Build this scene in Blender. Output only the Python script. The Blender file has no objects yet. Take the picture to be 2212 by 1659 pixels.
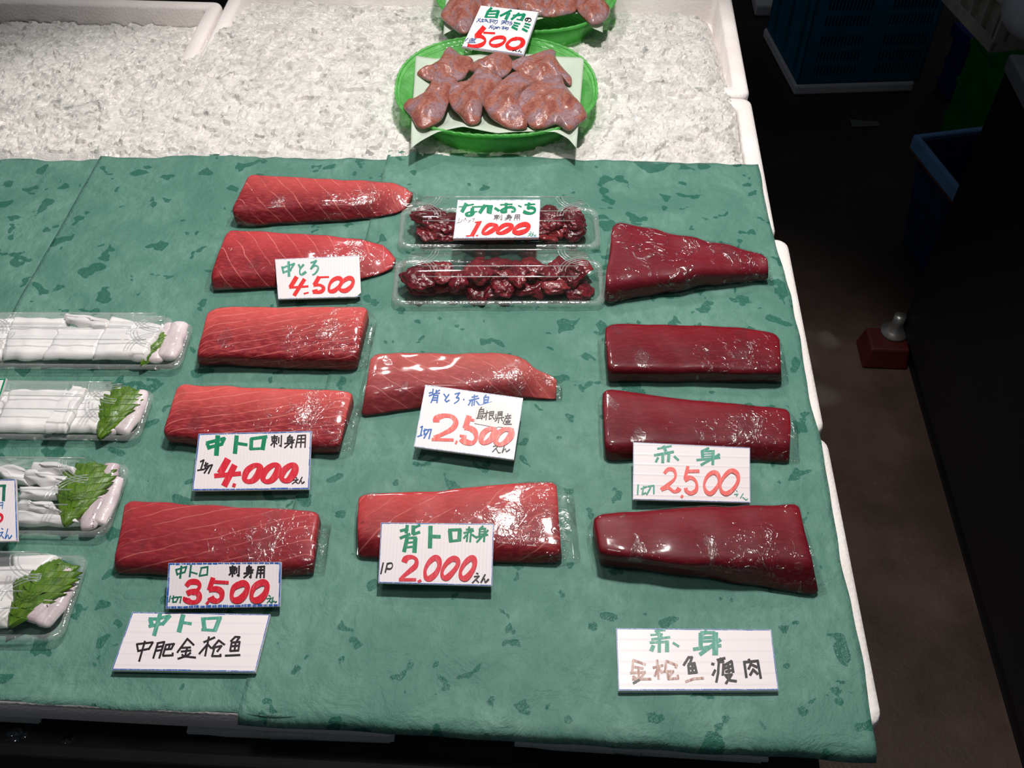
import bpy, bmesh, math, random
import numpy as np
from mathutils import Vector, Matrix, Euler, noise

# ------------------------------------------------------------------ camera, world, lamps, exposure
SC = bpy.context.scene
COL = SC.collection
R = math.radians
T = 0.80                      # height of the paper-covered display above the floor
F = 2170.0                    # focal length in photo pixels (2212 wide)
W, H = 2212, 1659
cam_d = bpy.data.cameras.new('camera')
cam = bpy.data.objects.new('camera', cam_d)
COL.objects.link(cam)
cam_d.sensor_width = 36.0
cam_d.lens = F / W * 36.0
cam_d.clip_start = 0.02
cam.location = (0, 0, T + 0.75)
cam.rotation_euler = (R(90 - 48.2), 0, R(3.13))
SC.camera = cam
CM = Euler(cam.rotation_euler, 'XYZ').to_matrix()
CO = Vector(cam.location)

SC.view_settings.view_transform = 'Standard'
SC.view_settings.look = 'None'
SC.view_settings.gamma = 1
SC.view_settings.use_curve_mapping = False
SC.view_settings.exposure = 0.0
SC.cycles.transparent_max_bounces = 32
SC.cycles.max_bounces = 12

wd = bpy.data.worlds.new('world')
SC.world = wd
wd.use_nodes = True
wd.node_tree.nodes['Background'].inputs[0].default_value = (0.75, 0.85, 1.0, 1)
wd.node_tree.nodes['Background'].inputs[1].default_value = 0.055

def lamp(name, kind, loc, target, energy, color, **kw):
    d = bpy.data.lights.new(name, kind)
    d.energy = energy
    d.color = color
    for k, v in kw.items():
        setattr(d, k, v)
    o = bpy.data.objects.new(name, d)
    COL.objects.link(o)
    o.location = loc
    o.rotation_euler = (Vector(target) - Vector(loc)).to_track_quat('-Z', 'Y').to_euler()
    return o

# shaded pendant lamp over the stall, out of frame, plus two added fill spots
lamp('key_or_fill_lamp', 'SPOT', (0.05, 0.92, T + 1.30), (-0.08, 0.76, T), 71, (1.0, 0.95, 0.91),
     spot_size=R(72), spot_blend=0.35, shadow_soft_size=0.05)
lamp('key_or_fill_lamp', 'SPOT', (-0.15, 0.30, T + 1.35), (-0.15, 0.55, T), 8, (1.0, 0.96, 0.93),  # added fill spot that brightens the cards and front faces
     spot_size=R(62), spot_blend=0.6, shadow_soft_size=0.12)
lamp('key_or_fill_lamp', 'SPOT', (-0.35, 1.60, T + 1.25), (-0.25, 1.25, T), 22, (1.0, 0.97, 0.94),  # added fill spot that keeps the ice at the back bright
     spot_size=R(66), spot_blend=0.5, shadow_soft_size=0.06)

# ------------------------------------------------------------------ helpers
def ray(u, v):
    return CM @ Vector(((u - W / 2) / F, -(v - H / 2) / F, -1.0))

def P(u, v, z=0.0):
    """point seen at photo pixel (u,v) at height z above the display surface"""
    d = ray(u, v)
    t = (T + z - CO.z) / d.z
    return CO + d * t

def PF(u, v, z=0.0):
    return P(u, v, z - T)

def on_plane(u, v, o, n):
    d = ray(u, v)
    return CO + d * ((o - CO).dot(n) / d.dot(n))

def height_at(p, v):
    """height above the floor at which the vertical through p crosses photo row v"""
    lo, hi = -0.2, 3.0
    for _ in range(50):
        m = (lo + hi) / 2
        c = CM.transposed() @ (Vector((p.x, p.y, m)) - CO)
        row = H / 2 + F * (c.y / c.z)
        if c.z > -1e-3 or row < v:
            hi = m
        else:
            lo = m
    return m

def resample(pts, n):
    pts = [Vector(p) for p in pts]
    d = [0]
    for a, b in zip(pts, pts[1:]):
        d.append(d[-1] + (b - a).length)
    out = []
    for i in range(n):
        s = d[-1] * i / (n - 1)
        k = 0
        while k < len(d) - 2 and d[k + 1] < s:
            k += 1
        f = (s - d[k]) / max(1e-9, d[k + 1] - d[k])
        out.append(pts[k].lerp(pts[k + 1], f))
    return out

def catmull(pts, n=8, closed=False):
    pts = [Vector(p) for p in pts]
    m = len(pts)
    out = []
    rng = m if closed else m - 1
    for i in range(rng):
        if closed:
            p0, p1, p2, p3 = (pts[(i + k) % m] for k in (-1, 0, 1, 2))
        else:
            p0, p1, p2, p3 = pts[max(i - 1, 0)], pts[i], pts[i + 1], pts[min(i + 2, m - 1)]
        for j in range(n):
            t = j / n
            out.append(0.5 * (2 * p1 + (p2 - p0) * t + (2 * p0 - 5 * p1 + 4 * p2 - p3) * t * t
                              + (3 * p1 - p0 - 3 * p2 + p3) * t ** 3))
    if not closed:
        out.append(pts[-1])
    return out

def tag(o, label=None, cat=None, group=None, kind=None):
    if label: o['label'] = label
    if cat: o['category'] = cat
    if group: o['group'] = group
    if kind: o['kind'] = kind
    return o

def thing(name, loc, label, cat, group=None):
    o = bpy.data.objects.new(name, None)
    o.empty_display_size = 0.02
    COL.objects.link(o)
    o.location = loc
    return tag(o, label, cat, group)

def origin_of(o):
    """world origin of an object made by this script (no rotations are used on parents)"""
    v = Vector(o.location)
    while o.parent:
        o = o.parent
        v = v + Vector(o.location)
    return v

def mesh_obj(name, verts, faces, mat, parent=None, smooth=True, uv=None, base=None):
    """verts are in world space; the origin goes to the parent's or to the mesh's base"""
    verts = [Vector(v) for v in verts]
    if parent is not None:
        org = origin_of(parent)
    elif base is not None:
        org = Vector(base)
    else:
        a = np.array([tuple(v) for v in verts])
        org = Vector((float(a[:, 0].mean()), float(a[:, 1].mean()), float(a[:, 2].min())))
    me = bpy.data.meshes.new(name)
    me.from_pydata([tuple(v - org) for v in verts], [], [tuple(f) for f in faces])
    bm = bmesh.new()
    bm.from_mesh(me)
    bmesh.ops.recalc_face_normals(bm, faces=bm.faces)
    bm.to_mesh(me)
    bm.free()
    if uv is not None:
        lay = me.uv_layers.new(name='UVMap')
        for l in me.loops:
            lay.data[l.index].uv = uv[l.vertex_index]
    me.polygons.foreach_set('use_smooth', [smooth] * len(me.polygons))
    if mat: me.materials.append(mat)
    me.update()
    o = bpy.data.objects.new(name, me)
    COL.objects.link(o)
    if parent is not None:
        o.parent = parent
    else:
        o.location = org
    return o

class MB:
    """collects pieces into one mesh (world space)"""
    def __init__(self):
        self.v, self.f = [], []
    def add(self, v, f):
        n = len(self.v)
        self.v += [Vector(x) for x in v]
        self.f += [tuple(i + n for i in q) for q in f]
    def quadbox(self, b, t):
        """box from four bottom and four top points"""
        self.add(list(b) + list(t), [(3, 2, 1, 0), (4, 5, 6, 7), (0, 1, 5, 4), (1, 2, 6, 5), (2, 3, 7, 6), (3, 0, 4, 7)])
    def box(self, o, ax, ay, az, x0, x1, y0, y1, z0, z1):
        c = lambda x, y, z: o + ax * x + ay * y + az * z
        self.quadbox([c(x0, y0, z0), c(x1, y0, z0), c(x1, y1, z0), c(x0, y1, z0)],
                     [c(x0, y0, z1), c(x1, y0, z1), c(x1, y1, z1), c(x0, y1, z1)])
    def abox(self, x0, x1, y0, y1, z0, z1):
        self.box(Vector(), Vector((1, 0, 0)), Vector((0, 1, 0)), Vector((0, 0, 1)), x0, x1, y0, y1, z0, z1)
    def grid(self, fn, nu, nv):
        n = len(self.v)
        for j in range(nv + 1):
            for i in range(nu + 1):
                self.v.append(Vector(fn(i / nu, j / nv)))
        for j in range(nv):
            for i in range(nu):
                a = n + j * (nu + 1) + i
                self.f.append((a, a + 1, a + nu + 2, a + nu + 1))
    def rings(self, rings, cap0=True, cap1=True, close=True):
        n = len(self.v)
        m = len(rings[0])
        for r in rings:
            self.v += [Vector(p) for p in r]
        for k in range(len(rings) - 1):
            for i in range(m if close else m - 1):
                j = (i + 1) % m
                self.f.append((n + k * m + i, n + k * m + j, n + (k + 1) * m + j, n + (k + 1) * m + i))
        if cap0: self.f.append(tuple(n + i for i in range(m))[::-1])
        if cap1: self.f.append(tuple(n + (len(rings) - 1) * m + i for i in range(m)))
    def tube(self, pts, r, seg=8):
        pts = [Vector(p) for p in pts]
        rings = []
        for i, p in enumerate(pts):
            d = (pts[min(i + 1, len(pts) - 1)] - pts[max(i - 1, 0)]).normalized()
            a = d.orthogonal().normalized() if abs(d.z) > 0.9 else d.cross(Vector((0, 0, 1))).normalized()
            b = d.cross(a)
            rr = r[i] if isinstance(r, (list, tuple)) else r
            rings.append([p + (a * math.cos(t) + b * math.sin(t)) * rr for t in [2 * math.pi * k / seg for k in range(seg)]])
        self.rings(rings)
    def lathe(self, c, prof, seg=24, axis=None):
        rings = []
        for rad, z in prof:
            rings.append([c + Vector((math.cos(2 * math.pi * k / seg) * rad, math.sin(2 * math.pi * k / seg) * rad, z)) for k in range(seg)])
        self.rings(rings)
    def build(self, name, mat, parent=None, smooth=False, base=None):
        return mesh_obj(name, self.v, self.f, mat, parent, smooth, base=base)

def bevel(o, w, seg=2):
    m = o.modifiers.new('bevel', 'BEVEL')
    m.width = w
    m.segments = seg
    m.limit_method = 'ANGLE'
    m.angle_limit = R(40)
    return o

# ------------------------------------------------------------------ materials
def srgb(r, g, b):
    f = lambda c: (c / 255 / 12.92) if c / 255 <= 0.04045 else ((c / 255 + 0.055) / 1.055) ** 2.4
    return (f(r), f(g), f(b), 1)

class NT:
    def __init__(self, name):
        self.m = bpy.data.materials.new(name)
        self.m.use_nodes = True
        self.t = self.m.node_tree
        self.t.nodes.clear()
        self.out = self.n('ShaderNodeOutputMaterial')
    def n(self, typ, **kw):
        nd = self.t.nodes.new(typ)
        for k, v in kw.items():
            setattr(nd, k, v)
        return nd
    def l(self, a, b):
        self.t.links.new(a, b)
    def set(self, sock, v):
        if hasattr(v, 'is_output') or isinstance(v, bpy.types.NodeSocket):
            self.l(v, sock)
        else:
            sock.default_value = v
    def coord(self, which='Object'):
        return self.n('ShaderNodeTexCoord').outputs[which]
    def mapping(self, vec, scale=(1, 1, 1), rot=(0, 0, 0), loc=(0, 0, 0)):
        m = self.n('ShaderNodeMapping')
        self.l(vec, m.inputs[0])
        m.inputs[1].default_value = loc
        m.inputs[2].default_value = rot
        m.inputs[3].default_value = scale
        return m.outputs[0]
    def noise(self, vec, scale, detail=4, rough=0.55, dist=0.0):
        n = self.n('ShaderNodeTexNoise')
        self.l(vec, n.inputs['Vector'])
        n.inputs['Scale'].default_value = scale
        n.inputs['Detail'].default_value = detail
        n.inputs['Roughness'].default_value = rough
        n.inputs['Distortion'].default_value = dist
        return n.outputs['Fac']
    def voro(self, vec, scale, feature='F1', rnd=1.0):
        n = self.n('ShaderNodeTexVoronoi', feature=feature)
        self.l(vec, n.inputs['Vector'])
        n.inputs['Scale'].default_value = scale
        n.inputs['Randomness'].default_value = rnd
        return n.outputs['Distance']
    def ramp(self, fac, stops, interp='LINEAR'):
        n = self.n('ShaderNodeValToRGB')
        n.color_ramp.interpolation = interp
        els = n.color_ramp.elements
        els[0].position, els[0].color = stops[0]
        els[1].position, els[1].color = stops[-1]
        for p, c in stops[1:-1]:
            e = els.new(p)
            e.color = c
        self.l(fac, n.inputs[0])
        return n.outputs[0]
    def math(self, op, a, b=None, c=None, clamp=False):
        n = self.n('ShaderNodeMath', operation=op, use_clamp=clamp)
        for i, x in enumerate((a, b, c)):
            if x is not None: self.set(n.inputs[i], x)
        return n.outputs[0]
    def maprange(self, v, a, b, c=0.0, d=1.0, smooth=True):
        n = self.n('ShaderNodeMapRange')
        n.interpolation_type = 'SMOOTHSTEP' if smooth else 'LINEAR'
        self.l(v, n.inputs[0])
        for i, x in zip((1, 2, 3, 4), (a, b, c, d)):
            n.inputs[i].default_value = x
        return n.outputs[0]
    def mix(self, fac, a, b):
        n = self.n('ShaderNodeMix', data_type='RGBA')
        self.set(n.inputs[0], fac)
        self.set(n.inputs[6], a)
        self.set(n.inputs[7], b)
        return n.outputs[2]
    def bump(self, h, strength=0.3, dist=0.002, normal=None):
        n = self.n('ShaderNodeBump')
        self.l(h, n.inputs['Height'])
        self.set(n.inputs['Strength'], strength)
        n.inputs['Distance'].default_value = dist
        if normal is not None: self.l(normal, n.inputs['Normal'])
        return n.outputs[0]
    def principled(self, color=None, rough=0.5, spec=0.5, normal=None, metallic=0.0, **kw):
        p = self.n('ShaderNodeBsdfPrincipled')
        if color is not None: self.set(p.inputs['Base Color'], color)
        self.set(p.inputs['Roughness'], rough)
        self.set(p.inputs['Specular IOR Level'], spec)
        self.set(p.inputs['Metallic'], metallic)
        for k, v in kw.items():
            self.set(p.inputs[k], v)
        if normal is not None: self.l(normal, p.inputs['Normal'])
        return p.outputs[0]
    def finish(self, sh):
        self.l(sh, self.out.inputs[0])
        return self.m

def plain(name, col, rough=0.5, spec=0.5, metallic=0.0, var=0.0, scale=30, bump=0.0, bscale=200, bdist=0.0008):
    t = NT(name)
    co = t.coord()
    c = col
    if var:
        n = t.noise(co, scale, 5)
        c = t.mix(t.maprange(n, 0.3, 0.7), tuple(x * (1 - var) for x in col[:3]) + (1,), tuple(min(1, x * (1 + var)) for x in col[:3]) + (1,))
    nm = t.bump(t.noise(co, bscale, 4), bump, bdist) if bump else None
    return t.finish(t.principled(c, rough, spec, nm, metallic))

def mat_paper():
    t = NT('green wax paper')
    co = t.coord('UV')                        # metres on the display
    fib = t.noise(t.mapping(co, (1, 0.5, 1), (0, 0, 0.4)), 110, 6, 0.65, 0.25)
    big = t.noise(co, 9, 5, 0.6, 1.0)
    cr = t.noise(t.mapping(co, (1, 1, 1), (0, 0, 0.5)), 24, 6, 0.62, 0.5)
    c1 = t.mix(t.maprange(fib, 0.25, 0.75), srgb(88, 131, 117), srgb(112, 154, 140))
    c2 = t.mix(t.maprange(big, 0.3, 0.72), srgb(78, 124, 110), c1)
    c2 = t.mix(t.math('MULTIPLY', t.maprange(cr, 0.52, 0.7), 0.35), c2, srgb(66, 118, 103))
    # water spots
    wv = t.noise(co, 38, 2, 0.5, 0.3)
    dens = t.noise(co, 3.2, 2, 0.5)
    th = t.math('SUBTRACT', wv, t.math('MULTIPLY', t.maprange(dens, 0.3, 0.7), 0.075))
    edge = t.math('ADD', th, t.math('MULTIPLY', t.noise(co, 160, 3), 0.05))
    wet = t.maprange(edge, 0.604, 0.622)
    c3 = t.mix(t.math('MULTIPLY', wet, 0.72), c2, srgb(32, 94, 78))
    bh = t.math('ADD', t.math('MULTIPLY', cr, 0.8), t.math('MULTIPLY', fib, 0.18))
    nm = t.bump(bh, 0.85, 0.0075)
    nm = t.bump(t.noise(co, 330, 3, 0.6), t.maprange(wet, 0, 1, 0.12, 0.7), 0.0016, nm)
    rough = t.maprange(wet, 0, 1, 0.62, 0.18)
    spec = t.maprange(wet, 0, 1, 0.3, 0.16)
    return t.finish(t.principled(c3, rough, spec, nm))

def mat_foam():
    t = NT('white styrofoam')
    co = t.coord()
    v = t.voro(co, 260)
    n = t.noise(co, 14, 4)
    c = t.mix(t.maprange(n, 0.3, 0.7), srgb(236, 228, 224), srgb(246, 241, 238))
    return t.finish(t.principled(c, 0.55, 0.3, t.bump(v, 0.35, 0.0012)))

def mat_ice():
    t = NT('crushed ice')
    co = t.coord()
    n1 = t.noise(co, 5, 3)
    v1 = t.voro(t.mapping(co, (1, 1, 1)), 55)
    n2 = t.noise(co, 45, 5, 0.6, 1.0)
    n3 = t.noise(co, 130, 4, 0.6)
    c = t.mix(t.maprange(n2, 0.33, 0.66), srgb(196, 195, 190), srgb(234, 229, 224))
    c = t.mix(t.maprange(n1, 0.35, 0.7, 0, 0.5), c, srgb(226, 224, 220))
    clear = t.math('MULTIPLY', t.maprange(t.noise(co, 28, 4, 0.6, 0.8), 0.57, 0.70), t.maprange(n3, 0.4, 0.6))
    c = t.mix(t.math('MULTIPLY', clear, 0.75), c, srgb(116, 122, 120))
    nm = t.bump(t.noise(co, 95, 5, 0.65, 1.5), 0.5, 0.004)
    nm = t.bump(n3, 0.35, 0.002, nm)
    return t.finish(t.principled(c, 0.14, 0.55, nm))

def mat_meat(name, ca, cb, width, normal=(0.2, 1.0), spacing=0.01, line=0.5, lw=0.07, curve=0.25, spots=0.3, line_col=(238, 150, 140)):
    t = NT(name)
    co = t.coord('UV')
    sx = t.n('ShaderNodeSeparateXYZ')
    t.l(co, sx.inputs[0])
    ln = math.hypot(*normal)
    big = t.noise(co, 9, 3)
    ph = t.math('MULTIPLY_ADD', sx.outputs[0], normal[0] / ln / spacing, t.math('MULTIPLY', sx.outputs[1], normal[1] / ln / spacing))
    ph = t.math('ADD', ph, t.math('MULTIPLY', big, curve * 12))
    ph = t.math('ADD', ph, t.math('MULTIPLY', t.noise(co, 60, 3), curve * 0.8))
    fr = t.math('ABSOLUTE', t.math('SUBTRACT', t.math('FRACT', ph), 0.5))
    li = t.maprange(fr, 0.0, lw, 1.0, 0.0)
    li = t.math('MULTIPLY', li, t.maprange(t.noise(co, 40, 3), 0.3, 0.6))
    g = t.math('ADD', t.math('DIVIDE', sx.outputs[1], width), t.math('MULTIPLY_ADD', t.noise(co, 22, 4), 0.5, -0.25))
    ca = tuple(x * 0.92 for x in ca[:3]) + (1,)
    cb = tuple(x * 0.95 for x in cb[:3]) + (1,)
    base = t.mix(t.maprange(g, 0.05, 1.05), ca, cb)
    fine = t.noise(t.mapping(co, (1, 3.0, 1), (0, 0, math.atan2(normal[0], normal[1]))), 120, 4)
    base = t.mix(t.math('MULTIPLY', t.maprange(fine, 0.4, 0.75), 0.30), base, tuple(min(1, x * 1.5 + 0.02) for x in ca[:3]) + (1,))
    base = t.mix(t.math('MULTIPLY', t.maprange(t.noise(co, 55, 2), 0.68, 0.76), spots), base, tuple(x * 0.45 for x in cb[:3]) + (1,))
    col = t.mix(t.math('MULTIPLY', li, line), base, srgb(*line_col))
    nm = t.bump(t.noise(co, 90, 4), 0.12, 0.0015)
    return t.finish(t.principled(col, 0.5, 0.2, nm))

def mat_clear(name, rough=0.05, base=0.02, wrinkle=0.0, wscale=30, tint=(0.96, 0.98, 0.97, 1), haze=0.0, wdist=0.003, ior=1.45, ridge=None):
    t = NT(name)
    co = t.coord()
    nm = None
    if wrinkle:
        d = t.n('ShaderNodeVectorMath', operation='ADD')
        t.l(co, d.inputs[0])
        nv = t.n('ShaderNodeTexNoise')
        t.l(co, nv.inputs['Vector'])
        nv.inputs['Scale'].default_value = wscale * 0.6
        sc = t.n('ShaderNodeVectorMath', operation='SCALE')
        t.l(nv.outputs['Color'], sc.inputs[0])
        sc.inputs['Scale'].default_value = 0.03
        t.l(sc.outputs[0], d.inputs[1])
        v1 = t.voro(d.outputs[0], wscale, 'DISTANCE_TO_EDGE')
        v1 = t.maprange(v1, 0.0, 0.05)
        gate = t.maprange(t.noise(co, wscale * 0.45, 3, 0.6), 0.54, 0.68)
        n2 = t.noise(co, wscale * 1.6, 3, 0.55, 1.6)
        h = t.math('MULTIPLY', gate, t.math('ADD', t.math('MULTIPLY', v1, 0.25), n2))
        h = t.math('ADD', h, t.math('MULTIPLY', t.noise(co, wscale * 0.35, 2), 0.5))
        nm = t.bump(h, wrinkle, wdist)
    if ridge:
        wv = t.n('ShaderNodeTexWave', bands_direction=ridge[1])
        t.l(co, wv.inputs[0])
        wv.inputs['Scale'].default_value = ridge[0]
        nm = t.bump(wv.outputs['Fac'], 0.5, 0.001)
    fr = t.n('ShaderNodeFresnel')
    fr.inputs['IOR'].default_value = ior
    if nm is not None: t.l(nm, fr.inputs['Normal'])
    fac = t.math('ADD', t.math('MINIMUM', fr.outputs[0], 0.22), base, clamp=True)
    tr = t.n('ShaderNodeBsdfTransparent')
    tr.inputs[0].default_value = tint
    gl = t.n('ShaderNodeBsdfGlossy')
    gl.inputs['Roughness'].default_value = rough
    gl.inputs['Color'].default_value = (1, 1, 1, 1)
    if nm is not None: t.l(nm, gl.inputs['Normal'])
    body = tr.outputs[0]
    if haze:
        df = t.n('ShaderNodeBsdfDiffuse')
        df.inputs[0].default_value = (0.85, 0.9, 0.88, 1)
        m0 = t.n('ShaderNodeMixShader')
        m0.inputs[0].default_value = haze
        t.l(tr.outputs[0], m0.inputs[1])
        t.l(df.outputs[0], m0.inputs[2])
        body = m0.outputs[0]
    mx = t.n('ShaderNodeMixShader')
    t.l(fac, mx.inputs[0])
    t.l(body, mx.inputs[1])
    t.l(gl.outputs[0], mx.inputs[2])
    return t.finish(mx.outputs[0])

def mat_film(seed=0.0, crinkle=1.0):
    """thin clear film: creases are narrow ridges that catch the lamps"""
    t = NT('cling film')
    co = t.mapping(t.coord(), (1, 1, 1), (0, 0, 0), (seed, seed * .7, 0))
    def crease(scale, w, lo, hi, gs, dist):
        n = t.noise(co, scale, 2, 0.5, dist)
        r = t.maprange(t.math('ABSOLUTE', t.math('SUBTRACT', n, 0.5)), 0.0, w, 1.0, 0.0)
        return t.math('MULTIPLY', r, t.maprange(t.noise(co, gs, 2), lo, hi))
    lo = 0.53 if crinkle < 1.2 else 0.40
    a = crease(34, 0.040, lo, lo + 0.07, 15, 1.8)
    b = crease(80, 0.060, 0.58, 0.64, 22, 0.8)
    sp = t.math('MULTIPLY', t.maprange(t.voro(co, 330), 0.10, 0.22, 1, 0), t.maprange(t.noise(co, 60, 2), 0.5, 0.6))
    h = t.math('ADD', t.math('MULTIPLY', a, 1.0), t.math('ADD', t.math('MULTIPLY', b, 0.5), t.math('MULTIPLY', sp, 0.25)))
    patch = t.math('MULTIPLY', t.maprange(t.noise(co, 30, 2, 0.5, 0.6), 0.635, 0.645), 0.10)
    nm = t.bump(h, 1.0, 0.0007 * crinkle)
    nm = t.bump(t.noise(co, 240, 2), t.math('MULTIPLY', patch, 5.0), 0.0008, nm)
    rgh = t.math('ADD', 0.09, t.math('MULTIPLY', t.math('ADD', h, t.math('MULTIPLY', patch, 6.0)), 0.17))
    fr = t.n('ShaderNodeFresnel')
    fr.inputs['IOR'].default_value = 1.2
    fac = t.math('ADD', t.math('ADD', t.math('ADD', t.math('MINIMUM', fr.outputs[0], 0.14), 0.018), t.math('MULTIPLY', h, 0.10 * crinkle)), patch, clamp=True)
    tr = t.n('ShaderNodeBsdfTransparent')
    tr.inputs[0].default_value = (0.99, 0.99, 0.99, 1)
    gl = t.n('ShaderNodeBsdfGlossy')
    t.l(rgh, gl.inputs['Roughness'])
    t.l(nm, gl.inputs['Normal'])
    mx = t.n('ShaderNodeMixShader')
    t.l(fac, mx.inputs[0]); t.l(tr.outputs[0], mx.inputs[1]); t.l(gl.outputs[0], mx.inputs[2])
    return t.finish(mx.outputs[0])

def mat_green_plastic():
    t = NT('translucent green plastic')
    co = t.coord()
    w = t.n('ShaderNodeTexWave', bands_direction='DIAGONAL')
    t.l(co, w.inputs[0])
    w.inputs['Scale'].default_value = 60
    w.inputs['Distortion'].default_value = 1.0
    nm = t.bump(w.outputs['Fac'], 0.4, 0.0012)
    n = t.noise(co, 40, 3)
    c = t.mix(t.maprange(n, 0.3, 0.7), srgb(118, 205, 112), srgb(150, 226, 144))
    pr = t.principled(c, 0.2, 0.5, nm)
    tl = t.n('ShaderNodeBsdfTranslucent')
    tl.inputs[0].default_value = srgb(120, 218, 118)
    tr = t.n('ShaderNodeBsdfTransparent')
    tr.inputs[0].default_value = srgb(206, 246, 200)
    m1 = t.n('ShaderNodeMixShader')
    m1.inputs[0].default_value = 0.35
    t.l(pr, m1.inputs[1])
    t.l(tl.outputs[0], m1.inputs[2])
    m2 = t.n('ShaderNodeMixShader')
    m2.inputs[0].default_value = 0.48
    t.l(m1.outputs[0], m2.inputs[1])
    t.l(tr.outputs[0], m2.inputs[2])
    return t.finish(m2.outputs[0])

def mat_liner():
    t = NT('parchment liner')
    pr = t.principled(srgb(222, 232, 218), 0.45, 0.3, t.bump(t.noise(t.coord(), 60, 3), 0.2, 0.001))
    tl = t.n('ShaderNodeBsdfTranslucent')
    tl.inputs[0].default_value = srgb(215, 235, 210)
    tr = t.n('ShaderNodeBsdfTransparent')
    m1 = t.n('ShaderNodeMixShader')
    m1.inputs[0].default_value = 0.2
    t.l(pr, m1.inputs[1])
    t.l(tl.outputs[0], m1.inputs[2])
    m2 = t.n('ShaderNodeMixShader')
    m2.inputs[0].default_value = 0.22
    t.l(m1.outputs[0], m2.inputs[1])
    t.l(tr.outputs[0], m2.inputs[2])
    return t.finish(m2.outputs[0])

def mat_fin():
    t = NT('raw squid fin')
    co = t.coord()
    n = t.noise(co, 26, 4, 0.6, 0.6)
    n2 = t.noise(co, 300, 3)
    c = t.ramp(n, [(0.26, srgb(98, 66, 76)), (0.38, srgb(142, 82, 72)), (0.48, srgb(164, 108, 94)), (0.56, srgb(146, 116, 120)), (0.64, srgb(160, 132, 138)), (0.72, srgb(208, 178, 172))])
    c = t.mix(t.math('MULTIPLY', t.maprange(n2, 0.52, 0.6), 0.45), c, srgb(124, 60, 52))
    nm = t.bump(t.noise(co, 70, 5, 0.6, 0.8), 0.35, 0.004)
    return t.finish(t.principled(c, 0.22, 0.55, nm))

def mat_scrap():
    t = NT('minced tuna flesh')
    co = t.coord()
    n = t.noise(co, 60, 4, 0.6)
    oi = t.n('ShaderNodeObjectInfo')
    c = t.mix(t.maprange(n, 0.3, 0.7), srgb(80, 16, 26), srgb(124, 32, 42))
    c = t.mix(t.maprange(oi.outputs['Random'], 0.55, 1.0, 0, 0.55), c, srgb(150, 52, 54))
    c = t.mix(t.maprange(oi.outputs['Random'], 0.35, 0.0, 0, 0.5), c, srgb(58, 14, 22))
    nm = t.bump(t.noise(co, 160, 4, 0.6, 0.5), 0.5, 0.002)
    return t.finish(t.principled(c, 0.2, 0.55, nm))

def mat_squid(name='sliced white squid', col=(246, 242, 240), dark=(226, 224, 226), speck=None):
    t = NT(name)
    co = t.coord()
    c = t.mix(t.maprange(t.noise(co, 30, 3), 0.3, 0.7), srgb(*dark), srgb(*col))
    if speck:
        v = t.voro(co, 420)
        m = t.math('MULTIPLY', t.maprange(v, 0.18, 0.30, 1, 0), t.maprange(t.noise(co, 45, 2), 0.50, 0.58))
        c = t.mix(m, c, srgb(*speck))
    w = t.noise(t.mapping(co, (0.2, 1.4, 1)), 110, 3)
    nm = t.bump(w, 0.35, 0.002)
    return t.finish(t.principled(c, 0.2, 0.5, nm, **{'Subsurface Weight': 0.15, 'Subsurface Radius': (0.01, 0.01, 0.01)}))

def mat_leaf():
    t = NT('shiso leaf')
    co = t.coord('UV')
    sx = t.n('ShaderNodeSeparateXYZ')
    t.l(co, sx.inputs[0])
    a = t.math('ABSOLUTE', sx.outputs[1])
    ph = t.math('FRACT', t.math('MULTIPLY', t.math('SUBTRACT', sx.outputs[0], t.math('MULTIPLY', a, 0.6)), 9.0))
    vein = t.maprange(t.math('ABSOLUTE', t.math('SUBTRACT', ph, 0.5)), 0.0, 0.10, 1, 0)
    vein = t.math('MAXIMUM', vein, t.maprange(a, 0.0, 0.035, 1, 0))
    c = t.mix(t.maprange(t.noise(co, 7, 3), 0.3, 0.7), srgb(58, 98, 14), srgb(98, 134, 26))
    c = t.mix(t.math('MULTIPLY', vein, 0.5), c, srgb(60, 100, 18))
    nm = t.bump(vein, 0.25, 0.0006)
    return t.finish(t.principled(c, 0.4, 0.4, nm))

def mat_board(vertical=True):
    t = NT('corrugated plastic card ' + ('upright flutes' if vertical else 'level flutes'))
    co = t.coord('UV')
    sx = t.n('ShaderNodeSeparateXYZ')
    t.l(co, sx.inputs[0])
    ax = sx.outputs[0] if vertical else sx.outputs[1]
    fr = t.math('ABSOLUTE', t.math('SUBTRACT', t.math('FRACT', t.math('MULTIPLY', ax, 330.0 if vertical else 105.0)), 0.5))
    li = t.maprange(fr, 0.0, 0.16, 1, 0)
    c = t.mix(t.math('MULTIPLY', li, 0.12), srgb(238, 230, 232), srgb(186, 178, 186))
    c = t.mix(t.math('MULTIPLY', t.maprange(t.noise(co, 30, 4), 0.55, 0.8), 0.12), c, srgb(205, 196, 192))
    return t.finish(t.principled(c, 0.38, 0.4, t.bump(li, 0.15, 0.0006)))

def mat_ink(name, col, fade=0.12, light=None, thr=(0.45, 0.75)):
    t = NT(name)
    co = t.coord()
    n = t.noise(t.mapping(co, (3, 0.5, 1)), 170, 4, 0.6)
    b = srgb(*(light or tuple(min(255, int(c * 1.0 + (255 - c) * 0.32)) for c in col)))
    c = t.mix(t.math('MULTIPLY', t.maprange(n, *thr), min(1.0, fade * 4)), srgb(*col), b)
    return t.finish(t.principled(c, 0.4, 0.35))

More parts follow.
